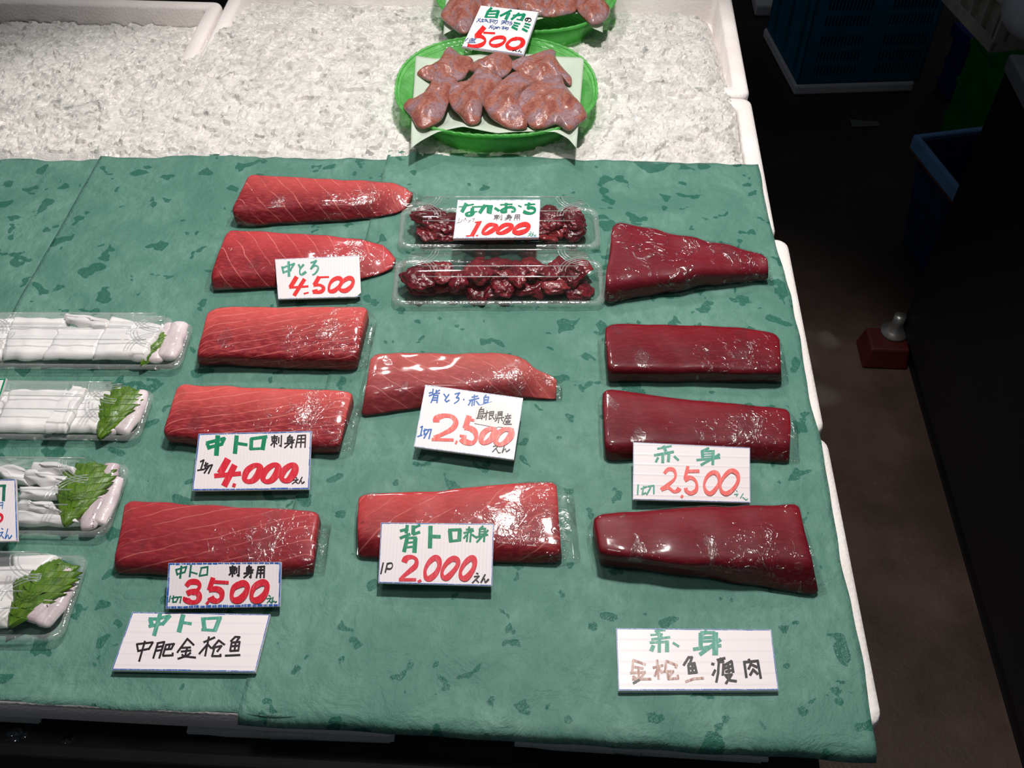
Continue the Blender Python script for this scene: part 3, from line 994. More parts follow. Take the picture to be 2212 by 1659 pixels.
def pack(label, group, fl, fr_, bl, br, zr=0.012, zt=0.042, cat='clear pack'):
    """fl, fr_: front rim corners in the photo; bl, br: back corners of the lid top"""
    a, b = P(*fl, zr), P(*fr_, zr)
    e, g = P(*bl, zt), P(*br, zt)
    ax = (b - a).normalized(); ax.z = 0; ax.normalize()
    ay = Vector((-ax.y, ax.x, 0))
    w = (b - a).length
    d = ((e + g) / 2 - (a + b) / 2).dot(ay) + 0.006
    c = (a + b) / 2 + ay * d / 2
    c = Vector((c.x, c.y, T + 0.0055))
    root = thing('clear_pack', c, label, cat, group)
    rr = lambda ins, r, z: rrect(c, ax, ay, w - 2 * ins, d - 2 * ins, r, z - 0.0055)
    b = MB()
    b.rings([rr(0.020, 0.016, 0.0060), rr(0.017, 0.016, 0.0075), rr(0.009, 0.014, zr - 0.0012), rr(0.006, 0.013, zr - 0.0005)], True, False)
    b.build('tray', M['tray'], root, True)
    b = MB()
    b.rings([rr(0.006, 0.013, zr), rr(0.0045, 0.013, zr + 0.002), rr(0.0028, 0.012, zr + 0.0022), rr(0.0004, 0.011, zr + 0.0008), rr(0.0, 0.011, zr - 0.0008)], False, False)
    b.build('rim', M['rim'], root, True)
    b = MB()
    rg = [rr(0.0055, 0.013, zr + 0.0025), rr(0.0075, 0.014, zr + 0.006), rr(0.0082, 0.014, zr + 0.0075), rr(0.0115, 0.015, zt - 0.009),
          rr(0.0135, 0.016, zt - 0.007), rr(0.0150, 0.016, zt - 0.0030), rr(0.0165, 0.016, zt - 0.0008), rr(0.019, 0.016, zt)]
    b.rings(rg, False, True)
    lid = b.build('lid', M['lid'], root, True)
    m = lid.modifiers.new('split', 'EDGE_SPLIT'); m.split_angle = R(28)
    # moulded ribs across the four corners of the lid and along its front
    for sx in (-1, 1):
        for sy in (-1, 1):
            b = MB()
            lines = []
            for k in range(3):
                q = 0.026 + 0.0035 * k
                cx, cy = sx * (w / 2 - 0.019), sy * (d / 2 - 0.019)
                pts = []
                for t in range(9):
                    aa = R(90 * t / 8)
                    pts.append(c + ax * (cx - sx * (q * math.cos(aa)) * 0.95) + ay * (cy - sy * (q * math.sin(aa)) * 0.75) + Vector((0, 0, zt - 0.0055 + 0.0006)))
                lines += pts if k % 2 == 0 else pts[::-1]
            b.tube(lines, 0.0005, 5)
            b.build('lid_rib', M['rib'], lid, True)
    for yy, zz in ((-d / 2 + 0.028, zt), (-d / 2 + 0.0145, zt - 0.003), (d / 2 - 0.0145, zt - 0.003)):
        b = MB()
        b.tube([c + ax * s * (w / 2 - 0.03) + ay * yy + Vector((0, 0, zz - 0.0052)) for s in (-1, -.5, 0, .5, 1)], 0.0006, 5)
        b.build('lid_groove', M['rib'], lid, True)
    return root, c, ax, ay, w, d

G3 = 'clear packs of minced tuna'
pk1 = pack('clear pack of minced tuna under the 1,000 card, the rear one of two', G3, (857, 536), (1299, 536), (890, 411), (1284, 411))
pk2 = pack('clear pack of minced tuna in front of the 1,000 card, the nearer of two', G3, (844, 659), (1309, 659), (872, 524), (1299, 524))
G4 = 'clear packs of sliced squid'
pkL = [pack('topmost clear pack of sliced white squid at the left edge', G4, (-78, 795), (389, 798), (-2, 656), (433, 663)),
       pack('second clear pack of sliced squid from the back at the left edge', G4, (-182, 946), (300, 952), (-100, 804), (359, 808)),
       pack('third clear pack of squid from the back, with loose white strips', G4, (-280, 1155), (232, 1160), (-190, 966), (296, 970)),
       pack('nearest clear pack of squid, at the bottom of the left edge', G4, (-400, 1382), (133, 1386), (-300, 1168), (210, 1170))]

# minced tuna pieces
def scrap_mesh(seed):
    rnd = random.Random(seed)
    bm = bmesh.new()
    bmesh.ops.create_icosphere(bm, subdivisions=4, radius=1)
    sx, sy, sz = rnd.uniform(.8, 1.3), rnd.uniform(.6, .95), rnd.uniform(.34, .52)
    for v in bm.verts:
        p = v.co.copy()
        k = 1 + 0.34 * noise.noise(p * 1.3 + Vector((seed * 3.1, 0, 0))) + 0.20 * noise.noise(p * 3.1 + Vector((0, seed * 1.7, 0)))
        k += 0.10 * abs(noise.noise(p * 6 + Vector((0, 0, seed))))
        v.co = Vector((p.x * sx, p.y * sy, p.z * sz)) * k * 0.0145
    zmin = min(v.co.z for v in bm.verts)
    for v in bm.verts: v.co.z -= zmin
    me = bpy.data.meshes.new('tuna_scrap')
    bm.to_mesh(me); bm.free()
    me.polygons.foreach_set('use_smooth', [True] * len(me.polygons))
    me.materials.append(M['scrap'])
    return me
SCR = [scrap_mesh(s) for s in range(8)]
def fill_scraps(pk, seed, label, group, keep=lambda fx, fy: True):
    root, c, ax, ay, w, d = pk
    rnd = random.Random(seed)
    proto = None
    for layer in range(2):
        nx, ny = (10, 4) if layer == 0 else (9, 4)
        for j in range(ny):
            for i in range(nx):
                fx = (i + .5) / nx + rnd.uniform(-.03, .03) - 0.5
                fy = (j + .5) / ny + rnd.uniform(-.08, .08) - 0.5
                if not keep(fx, fy): continue
                if layer == 1 and rnd.random() < 0.15: continue
                s = rnd.uniform(.72, 1.12)
                p = c + ax * fx * (w - 0.048) + ay * fy * (d - 0.046)
                zz = T + 0.0068 + (0.0 if layer == 0 else rnd.uniform(.0065, .0125))
                if proto is None:
                    o = bpy.data.objects.new('tuna_scrap', rnd.choice(SCR)); proto = o
                else:
                    o = proto.copy(); o.data = rnd.choice(SCR)
                COL.objects.link(o)
                o.location = (p.x, p.y, zz)
                o.rotation_euler = (rnd.uniform(-.2, .2), rnd.uniform(-.2, .2), rnd.uniform(0, 6.28))
                o.scale = (s, s, s * rnd.uniform(.85, 1.1))
                tag(o, label, 'tuna scrap', group)
fill_scraps(pk1, 5, 'glossy dark red tuna scrap in the rear clear pack under the 1,000 card', 'tuna scraps in the rear pack', lambda fx, fy: not (fy > 0.30 and -0.25 < fx < 0.3))
fill_scraps(pk2, 8, 'glossy dark red tuna scrap in the nearer clear pack', 'tuna scraps in the nearer pack')

# ------------------------------------------------------------------ squid in the left packs
def slab(quad, z0, th, label, group, arch=0.003, seed=0, name='squid_slice', mat=None, nu=26, nv=16, cat='squid slice'):
    """a soft slice seen over a four-corner outline (back-left, back-right, front-right, front-left)"""
    q = [P(u, v, z0 + th) for u, v in quad]
    vs, fs = [], []
    def top(a, b):
        p = q[0].lerp(q[1], a).lerp(q[3].lerp(q[2], a), b)
        e = min(a, 1 - a, b, 1 - b)
        edge = min(1, e / .07)
        h = th * (0.25 + 0.75 * math.sqrt(max(0, 1 - (1 - edge) ** 2)))
        w = arch * (math.sin(math.pi * b) * 0.7 + 0.5 * noise.noise(Vector((a * 3 + seed, b * 2, 1)))) + 0.0007 * noise.noise(Vector((a * 5, b * 16, seed)))
        out = 0.004 * noise.noise(Vector((a * 3.1, b * 3.7, seed + 3)))
        return Vector((p.x + out, p.y + out * 0.7, T + z0 + h + max(0, w)))
    for b in range(nv + 1):
        for a in range(nu + 1):
            vs.append(top(a / nu, b / nv))
    n = len(vs)
    for b in range(nv + 1):
        for a in range(nu + 1):
            t = top(a / nu, b / nv)
            vs.append(Vector((t.x, t.y, T + z0 + max(0, (t.z - T - z0 - th)) * 0.8)))
    row = nu + 1
    for b in range(nv):
        for a in range(nu):
            k = b * row + a
            fs.append((k, k + 1, k + row + 1, k + row))
            fs.append((n + k, n + k + row, n + k + row + 1, n + k + 1))
    per = [a for a in range(row)] + [b * row + nu for b in range(1, nv + 1)] + [nv * row + a for a in range(nu - 1, -1, -1)] + [b * row for b in range(nv - 1, 0, -1)]
    for i in range(len(per)):
        a, b = per[i], per[(i + 1) % len(per)]
        fs.append((a, n + a, n + b, b))
    return tag(mesh_obj(name, vs, fs, mat or M['squid'], None, True), label, cat, group)

gs = 'white squid slices'
zb = 0.0085
slab([(-60, 690), (30, 683), (8, 770), (-95, 772)], zb, .006, 'white squid slice at the far left end of the topmost squid pack', gs, seed=1)
slab([(26, 680), (146, 684), (120, 768), (-2, 770)], zb + .002, .007, 'wide white squid slice second from the left in the topmost squid pack', gs, seed=2)
slab([(132, 700), (232, 706), (205, 768), (92, 768)], zb + .004, .006, 'white squid slice lying across the middle of the topmost squid pack', gs, seed=3)
slab([(143, 674), (240, 690), (228, 708), (140, 690)], zb + .008, .006, 'rolled edge squid slice standing up at the back of the topmost squid pack', gs, seed=4, nv=10)
slab([(242, 677), (352, 700), (316, 770), (196, 768)], zb + .006, .007, 'broad white squid slice beside the shiso in the topmost squid pack', gs, seed=5)
slab([(-70, 848), (28, 840), (-20, 926), (-140, 924)], zb, .006, 'white squid slice at the left end of the second squid pack', gs, seed=6)
slab([(24, 836), (150, 838), (112, 928), (-16, 926)], zb + .002, .006, 'white squid slice left of the raised one in the second squid pack', gs, seed=7)
slab([(158, 826), (188, 838), (140, 928), (92, 926)], zb + .009, .006, 'raised narrow squid slice in the middle of the second squid pack', gs, seed=8)
slab([(182, 840), (246, 842), (214, 926), (138, 928)], zb + .003, .006, 'white squid slice touching the shiso in the second squid pack', gs, seed=9)
for k, (q, dz, s) in enumerate([([(-60, 1010), (20, 1003), (88, 1024), (60, 1046), (-60, 1048)][:4], .001, 'white squid strip at the back left of the third squid pack'),
                              ([(70, 995), (166, 1008), (160, 1024), (64, 1014)], .007, 'white squid strip uppermost at the back of the third squid pack'),
                              ([(56, 1012), (150, 1030), (150, 1052), (46, 1034)], .004, 'curved white squid strip below the uppermost one in the third pack'),
                              ([(44, 1050), (150, 1050), (146, 1074), (38, 1074)], .002, 'white squid strip level with the shiso middle in the third pack'),
                              ([(40, 1076), (120, 1090), (130, 1108), (34, 1098)], .006, 'short white squid strip right of the cut-off price card'),
                              ([(34, 1100), (170, 1116), (172, 1132), (28, 1130)], .001, 'nearest white squid strip in the third squid pack')]):
    slab(q, zb + dz, .006, s, 'white squid strips in the third pack', .004, 20 + k, 'squid_strip', nv=9)
slab([(-120, 1204), (132, 1196), (60, 1262), (-190, 1272)], zb + .003, .007, 'broad white squid slice at the back of the nearest squid pack', gs, .004, 31)
slab([(-170, 1262), (66, 1256), (16, 1346), (-250, 1350)], zb + .001, .007, 'broad white squid slice at the front of the nearest squid pack', gs, .004, 32)

def squid_leg(spine, radii, z, label, mat='squid_speck', seed=0, flat=0.55):
    pts = catmull([P(u - 5, v, z) for u, v in spine], 6)
    n = len(pts)
    rad = [radii[min(len(radii) - 2, int(i / (n - 1) * (len(radii) - 1)))] * (1 - (i / (n - 1) * (len(radii) - 1) - min(len(radii) - 2, int(i / (n - 1) * (len(radii) - 1)))))
           + radii[min(len(radii) - 2, int(i / (n - 1) * (len(radii) - 1))) + 1] * (i / (n - 1) * (len(radii) - 1) - min(len(radii) - 2, int(i / (n - 1) * (len(radii) - 1)))) for i in range(n)]
    rings = []
    for i, p in enumerate(pts):
        d = (pts[min(i + 1, n - 1)] - pts[max(i - 1, 0)]).normalized()
        a = d.cross(Vector((0, 0, 1))).normalized()
        rr = rad[i] * 0.95
        e = i / (n - 1)
        cap = math.sqrt(max(0.02, min(1, e / .08))) * math.sqrt(max(0.02, min(1, (1 - e) / .08)))
        ring = []
        for k in range(14):
            t = 2 * math.pi * k / 14
            w = 1 + 0.22 * noise.noise(Vector((e * 5 + seed, math.cos(t), math.sin(t))))
            ring.append(p + Vector((0, 0, -0.003)) + (a * math.cos(t) + Vector((0, 0, 1)) * math.sin(t) * flat) * rr * cap * w)
        rings.append(ring)
    b = MB(); b.rings(rings)
    lo = min(v.z for v in b.v)
    dz = T + 0.0078 + z - 0.012 - lo if lo < T + 0.0076 else 0
    for v in b.v: v.z += max(0, T + 0.0076 - lo)
    return tag(b.build('squid_piece', M[mat], None, True), label, 'squid piece', 'pale squid legs beside the shiso')

squid_leg([(372, 695), (362, 725), (346, 755), (338, 782)], [.006, .008, .009, .008], .014, 'folded pale squid leg next to the shiso in the topmost squid pack', 'squid_pale', 1)
squid_leg([(396, 700), (388, 725), (376, 755), (364, 780)], [.009, .011, .012, .009], .012, 'wide pale squid piece at the right end of the topmost squid pack', 'squid_pale', 2)
squid_leg([(288, 838), (272, 870), (252, 905), (238, 935)], [.006, .009, .009, .007], .016, 'speckled squid leg next to the shiso in the second squid pack', 'squid_speck', 3)
squid_leg([(316, 844), (300, 880), (284, 910), (262, 938)], [.007, .010, .010, .008], .012, 'smooth pale squid piece at the right end of the second squid pack', 'squid_pale', 4)
squid_leg([(214, 1022), (200, 1055), (186, 1085), (168, 1108)], [.006, .009, .010, .008], .013, 'brownish squid leg under the shiso in the third squid pack', 'squid_speck', 5)
squid_leg([(247, 998), (238, 1020), (232, 1042)], [.007, .009, .008], .018, 'rounded squid leg tip at the back right of the third squid pack', 'squid_speck', 6)
squid_leg([(234, 1040), (214, 1080), (198, 1116), (196, 1140)], [.007, .009, .009, .007], .017, 'long speckled squid leg in the middle of the third squid pack', 'squid_speck', 7)
squid_leg([(258, 1030), (244, 1070), (228, 1110), (214, 1134)], [.007, .009, .009, .008], .012, 'pale squid leg at the right end of the third squid pack', 'squid_pale', 8)
squid_leg([(152, 1218), (128, 1258), (98, 1300), (60, 1338)], [.008, .012, .012, .009], .017, 'large speckled squid leg beside the shiso in the nearest squid pack', 'squid_speck', 9)
squid_leg([(160, 1248), (138, 1290), (112, 1326), (90, 1354)], [.007, .010, .010, .008], .012, 'pale squid leg at the right end of the nearest squid pack', 'squid_pale', 10)

def shiso(tip, base, halfw, z, label, seed, teeth=9):
    a, b = P(*tip, z), P(*base, z)
    ax = (b - a); L = ax.length; ax.normalize()
    ay = Vector((-ax.y, ax.x, 0))
    vs, fs, uv = [], [], []
    N, Mm = 90, 8
    for i in range(N + 1):
        s = i / N
        prof = halfw * (math.sin(math.pi * min(1, s ** 0.75)) ** 0.7 if 0 < s < 1 else 0.0)
        ph = (s * teeth) % 1.0
        tooth = prof * 0.50 * (1 - ph) * (1 if 0.04 < s < 0.97 else 0)
        for j in range(-Mm, Mm + 1):
            k = j / Mm
            wdt = (prof * 0.70 + tooth) * k
            p = a + ax * (s * L - tooth * 1.0 * abs(k)) + ay * wdt
            p.z = T + z + 0.004 * math.sin(math.pi * s) - 0.0045 * abs(k) ** 2 + 0.0016 * noise.noise(Vector((s * 6, k * 3, seed)))
            vs.append(p); uv.append((s, k))
    row = 2 * Mm + 1
    for i in range(N):
        for j in range(row - 1):
            q = i * row + j
            fs.append((q, q + 1, q + row + 1, q + row))
    o = mesh_obj('shiso_leaf', vs, fs, M['leaf'], None, True, uv)
    m = o.modifiers.new('thickness', 'SOLIDIFY'); m.thickness = 0.0004
    return tag(o, label, 'shiso leaf', 'shiso leaves in the squid packs')
shiso((346, 712), (304, 788), .014, .016, 'bright green shiso leaf in the topmost squid pack', 1)
shiso((278, 834), (212, 944), .018, .018, 'jagged green shiso leaf in the second squid pack', 2)
shiso((204, 998), (138, 1134), .022, .019, 'broad green shiso leaf in the third squid pack', 3)
shiso((128, 1206), (18, 1352), .024, .019, 'dark green shiso leaf in the nearest squid pack', 4)

# ------------------------------------------------------------------ green baskets, liners, squid fins
def basket(cx, cy, a, b, cx2, cy2, a2, b2, zr, zb, label, zice):
    def ell(cx, cy, a, b, z, n=72):
        c = P(cx, cy, z); l = P(cx - a, cy, z); r = P(cx + a, cy, z); t = P(cx, cy - b, z); d = P(cx, cy + b, z)
        rx = (r - l).length / 2
        out = []
        for k in range(n):
            an = 2 * math.pi * k / n
            sy = math.sin(an)
            off = (t - c) * sy if sy >= 0 else (d - c) * (-sy)
            ca = math.cos(an)
            ca = math.copysign(abs(ca) ** 0.86, ca)
            off = off * (abs(sy) ** 0.86 / max(1e-6, abs(sy)))
            out.append(c + (r - l) / 2 * ca + off)
        return out, c
    rim, c = ell(cx, cy, a, b, zr)
    basr, c2 = ell(cx2, cy2, a2, b2, zb)
    sc = lambda ring, cen, s, dz: [cen + (p - cen) * s + Vector((0, 0, dz)) for p in ring]
    root = thing('green_basket', (c2.x, c2.y, T + zb), label, 'basket', 'green plastic baskets')
    bm = MB()
    mid = [p.lerp(q, 0.45) for p, q in zip(basr, rim)]
    mid2 = [p.lerp(q, 0.9) for p, q in zip(basr, rim)]
    inner = sc(rim, c, 0.955, -0.003)
    bm.rings([basr, mid, mid2, inner, sc(rim, c, .95, -0.006), sc(mid2, c, .965, -.001), sc(mid, c, .97, .001), sc(basr, c2, .97, .0025)], True, True)
    o = bm.build('bowl', M['green'], root, True)
    bm = MB()
    bm.rings([inner, sc(rim, c, 0.975, 0.0012), sc(rim, c, 1.0, 0.0005), sc(rim, c, 1.0, -0.002), sc(rim, c, 0.965, -0.003)], False, False)
    bm.build('flange', M['green'], root, True)
    bm = MB()
    pts = rim + rim[:2]
    pts = [p + Vector((0, 0, .0012)) for p in pts]
    dense = resample(pts, 420)
    bm.tube(dense, [0.0014 + 0.0009 * abs(math.sin(k * 0.55)) for k in range(420)], 6)
    bm.build('rope_edge', M['green'], root, True)
    return root

basket(1072, 188, 216, 107, 1074, 246, 158, 84, 0.036, 0.004, 'green oval basket of squid fins nearest the green paper', 0)
basket(1137, -34, 196, 104, 1140, 30, 150, 76, 0.036, 0.002, 'green oval basket of squid fins cut off by the top of the photo', 0)

def liner(back, front, zmid, zedge, label, seed):
    """a sheet lying in the bowl; back and front edges follow the photo from left to right"""
    Bk = resample([P(u, v, zedge) for u, v in back], 61)
    Fr = resample([P(u, v, zedge) for u, v in front], 61)
    b = MB()
    def f(a, c):
        k = min(60, int(round(a * 60)))
        p = Bk[k].lerp(Fr[k], c)
        e = min(1, min(a, 1 - a, c, 1 - c) / .25)
        e = e * e * (3 - 2 * e)
        p.z = T + zedge * (1 - e) + zmid * e + 0.0012 * noise.noise(Vector((a * 5, c * 5, seed)))
        cor = (2 * abs(a - .5)) ** 5 * max(0, (c - .8) / .2)
        p.z -= cor * 0.007
        return p
    b.grid(f, 60, 40)
    o = b.build('paper_liner', M['liner'], None, True)
    m = o.modifiers.new('thickness', 'SOLIDIFY'); m.thickness = 0.0003
    return tag(o, label, 'paper liner', 'parchment liners')
liner([(898, 120), (940, 126), (1090, 112), (1200, 122), (1262, 124)], [(886, 311), (905, 301), (945, 284), (1000, 274), (1075, 287), (1150, 283), (1200, 284), (1228, 296), (1246, 310)], 0.026, 0.0385,
      'white parchment square under the squid fins in the nearer green basket', 1)
liner([(975, -130), (1302, -130)], [(957, 65), (1000, 52), (1060, 45), (1150, 45), (1210, 30), (1250, 28), (1280, 56), (1303, 60)], 0.026, 0.0385,
      'white parchment square under the squid fins in the rear green basket', 2)

def fin(poly, z0, h, label, group, seed):
    k = 600 / 2212
    px = [(800 + x * k, y * k) for x, y in poly]
    out = catmull([Vector((u, v, 0)) for u, v in px], 6, True)
    ring = [P(p.x, p.y, z0 + 0.002) for p in out]
    c = sum(ring, Vector()) / len(ring)
    rings = []
    K = 16
    for i in range(K + 1):
        s = 1 - i / K * 0.985
        r = []
        for p in ring:
            q = c + (p - c) * s
            hh = h * 0.62 * (1 - s ** 3.0) ** 0.6
            # a soft keel down the middle and folds running from it
            kx = (q.x - c.x) / 0.03
            hh += 0.004 * math.exp(-kx * kx * 6) * (1 - s * s)
            hh += (0.0045 * noise.noise(Vector((q.x * 55, q.y * 30, seed))) + 0.0016 * noise.noise(Vector((q.x * 150, q.y * 110, seed)))) * min(1, (1 - s) * 5 + .3)
            q.z = T + z0 + 0.002 + max(0.0004, hh)
            r.append(q)
        rings.append(r)
    low = [Vector((p.x, p.y, T + z0)) for p in ring]
    b = MB(); b.rings([[c + (p - c) * 0.97 - Vector((0, 0, p.z - T - z0)) for p in low], low] + rings)
    return tag(b.build('squid_fin', M['fin'], None, True), label, 'squid fin', group)
gA = 'squid fins in the nearer basket'
gB = 'squid fins in the rear basket'
fin([(600, 410), (660, 392), (720, 440), (820, 480), (760, 600), (700, 640), (620, 640), (480, 640), (390, 600), (380, 575), (480, 530), (540, 490)], .0385, .010, 'tan squid fin at the back left of the nearer basket', gA, 1)
fin([(1000, 435), (1070, 428), (1130, 480), (1120, 560), (1040, 620), (960, 580), (840, 570), (750, 540), (830, 490), (930, 470)], .0385, .010, 'squid fin at the back centre of the nearer basket', gA, 2)
fin([(1290, 440), (1400, 402), (1472, 412), (1480, 470), (1550, 560), (1602, 620), (1590, 672), (1500, 630), (1340, 660), (1230, 610), (1110, 520), (1150, 480)], .0385, .010, 'squid fin at the back right of the nearer basket', gA, 3)
fin([(560, 535), (620, 555), (700, 660), (650, 720), (620, 830), (560, 950), (440, 1012), (370, 1000), (320, 920), (262, 850), (300, 815), (400, 770), (480, 680), (520, 580)], .0405, .012, 'pointed squid fin at the front left of the nearer basket', gA, 4)
fin([(870, 540), (930, 555), (1055, 640), (970, 740), (900, 840), (890, 900), (860, 970), (780, 985), (700, 900), (640, 840), (602, 700), (680, 670), (780, 640)], .0405, .013, 'lavender-edged squid fin second from the left in the front row of the nearer basket', gA, 5)
fin([(1140, 575), (1230, 585), (1310, 660), (1200, 760), (1200, 880), (1250, 1005), (1130, 1022), (1000, 960), (920, 880), (900, 810), (960, 740), (1060, 640)], .0405, .012, 'squid fin with a torn purple edge, third in the front row of the nearer basket', gA, 6)
fin([(1480, 605), (1530, 615), (1560, 690), (1700, 860), (1722, 930), (1660, 980), (1580, 1032), (1480, 985), (1380, 1015), (1300, 1018), (1220, 940), (1150, 800), (1200, 720), (1330, 660)], .0405, .014, 'largest squid fin, at the front right of the nearer basket', gA, 7)
fin([(590, 60), (700, -70), (850, -40), (900, 60), (830, 160), (780, 250), (720, 258), (640, 200), (565, 130)], .0405, .013, 'reddish squid fin at the left of the rear basket', gB, 8)
fin([(880, -20), (1000, -90), (1120, -20), (1180, 40), (1140, 90), (1000, 105), (900, 70)], .0405, .012, 'squid fin behind the 500 card in the rear basket', gB, 9)
fin([(1150, -30), (1300, -70), (1400, 40), (1385, 112), (1280, 104), (1180, 70)], .0405, .011, 'squid fin just right of the 500 card top edge', gB, 10)
fin([(1390, -10), (1560, -90), (1650, 20), (1630, 90), (1540, 117), (1440, 132), (1365, 110)], .0405, .012, 'pinkish squid fin between the 500 card and the right end of the rear basket', gB, 11)
fin([(1660, -50), (1800, -70), (1885, 30), (1908, 90), (1860, 160), (1770, 187), (1700, 140), (1640, 60)], .0405, .013, 'brown squid fin at the right end of the rear basket', gB, 12)

# ------------------------------------------------------------------ price cards
SASHIMI = {
 'sa': [[(.05, .15), (.6, .12)], [(.32, 0), (.3, 1.0)], [(.1, .3), (.12, .52)], [(.1, .3), (.55, .28), (.5, .5)], [(.1, .5), (.52, .48)], [(.28, .55), (0, .85)], [(.33, .58), (.55, .75)], [(.72, .2), (.7, .65)], [(.95, .03), (.92, .95), (.78, .86)]],
 'mi': [[(.6, 0), (.4, .18)], [(.35, .18), (.32, .62)], [(.35, .18), (.8, .14), (.75, 1.0), (.62, .92)], [(.35, .33), (.75, .3)], [(.33, .47), (.75, .45)], [(.05, .66), (.95, .58)], [(1, .35), (.05, 1.0)]],
 'yo': [[(.25, .08), (.05, 1)], [(.25, .08), (.95, .04), (.9, 1)], [(.22, .35), (.92, .32)], [(.18, .62), (.92, .6)], [(.58, .06), (.5, 1)]]}
def glyph(key, x0, y0, x1, y1):
    return [[(x0 + (x1 - x0) * a, y0 + (y1 - y0) * b) for a, b in s] for s in SASHIMI[key]]

def ribbon_L(pts, w, ext=0.30):
    out = []
    for a, b in zip(pts, pts[1:]):
        a, b = Vector(a), Vector(b)
        d = (b - a)
        if d.length < 1e-6: continue
        d.normalize()
        a2, b2 = a - d * w * ext, b + d * w * ext
        n = Vector((-d.y, d.x)) * w / 2
        out.append([a2 + n, a2 - n, b2 - n, b2 + n])
    return out

def ribbon_C(pts, w, closed=False):
    c = [Vector((p.x, p.y)) for p in catmull([Vector((x, y, 0)) for x, y in pts], 8, closed)]
    m = len(c)
    out = []
    L, Rr = [], []
    for i in range(m):
        if closed: d = c[(i + 1) % m] - c[i - 1]
        else: d = c[min(i + 1, m - 1)] - c[max(i - 1, 0)]
        d.normalize()
        n = Vector((-d.y, d.x))
        ww = w * (0.5 + 0.10 * math.sin(i * 0.21 + m) + 0.06 * n.x)
        L.append(c[i] + n * ww); Rr.append(c[i] - n * ww)
    for i in range(m if closed else m - 1):
        j = (i + 1) % m
        out.append([L[i], Rr[i], Rr[j], L[j]])
    return out

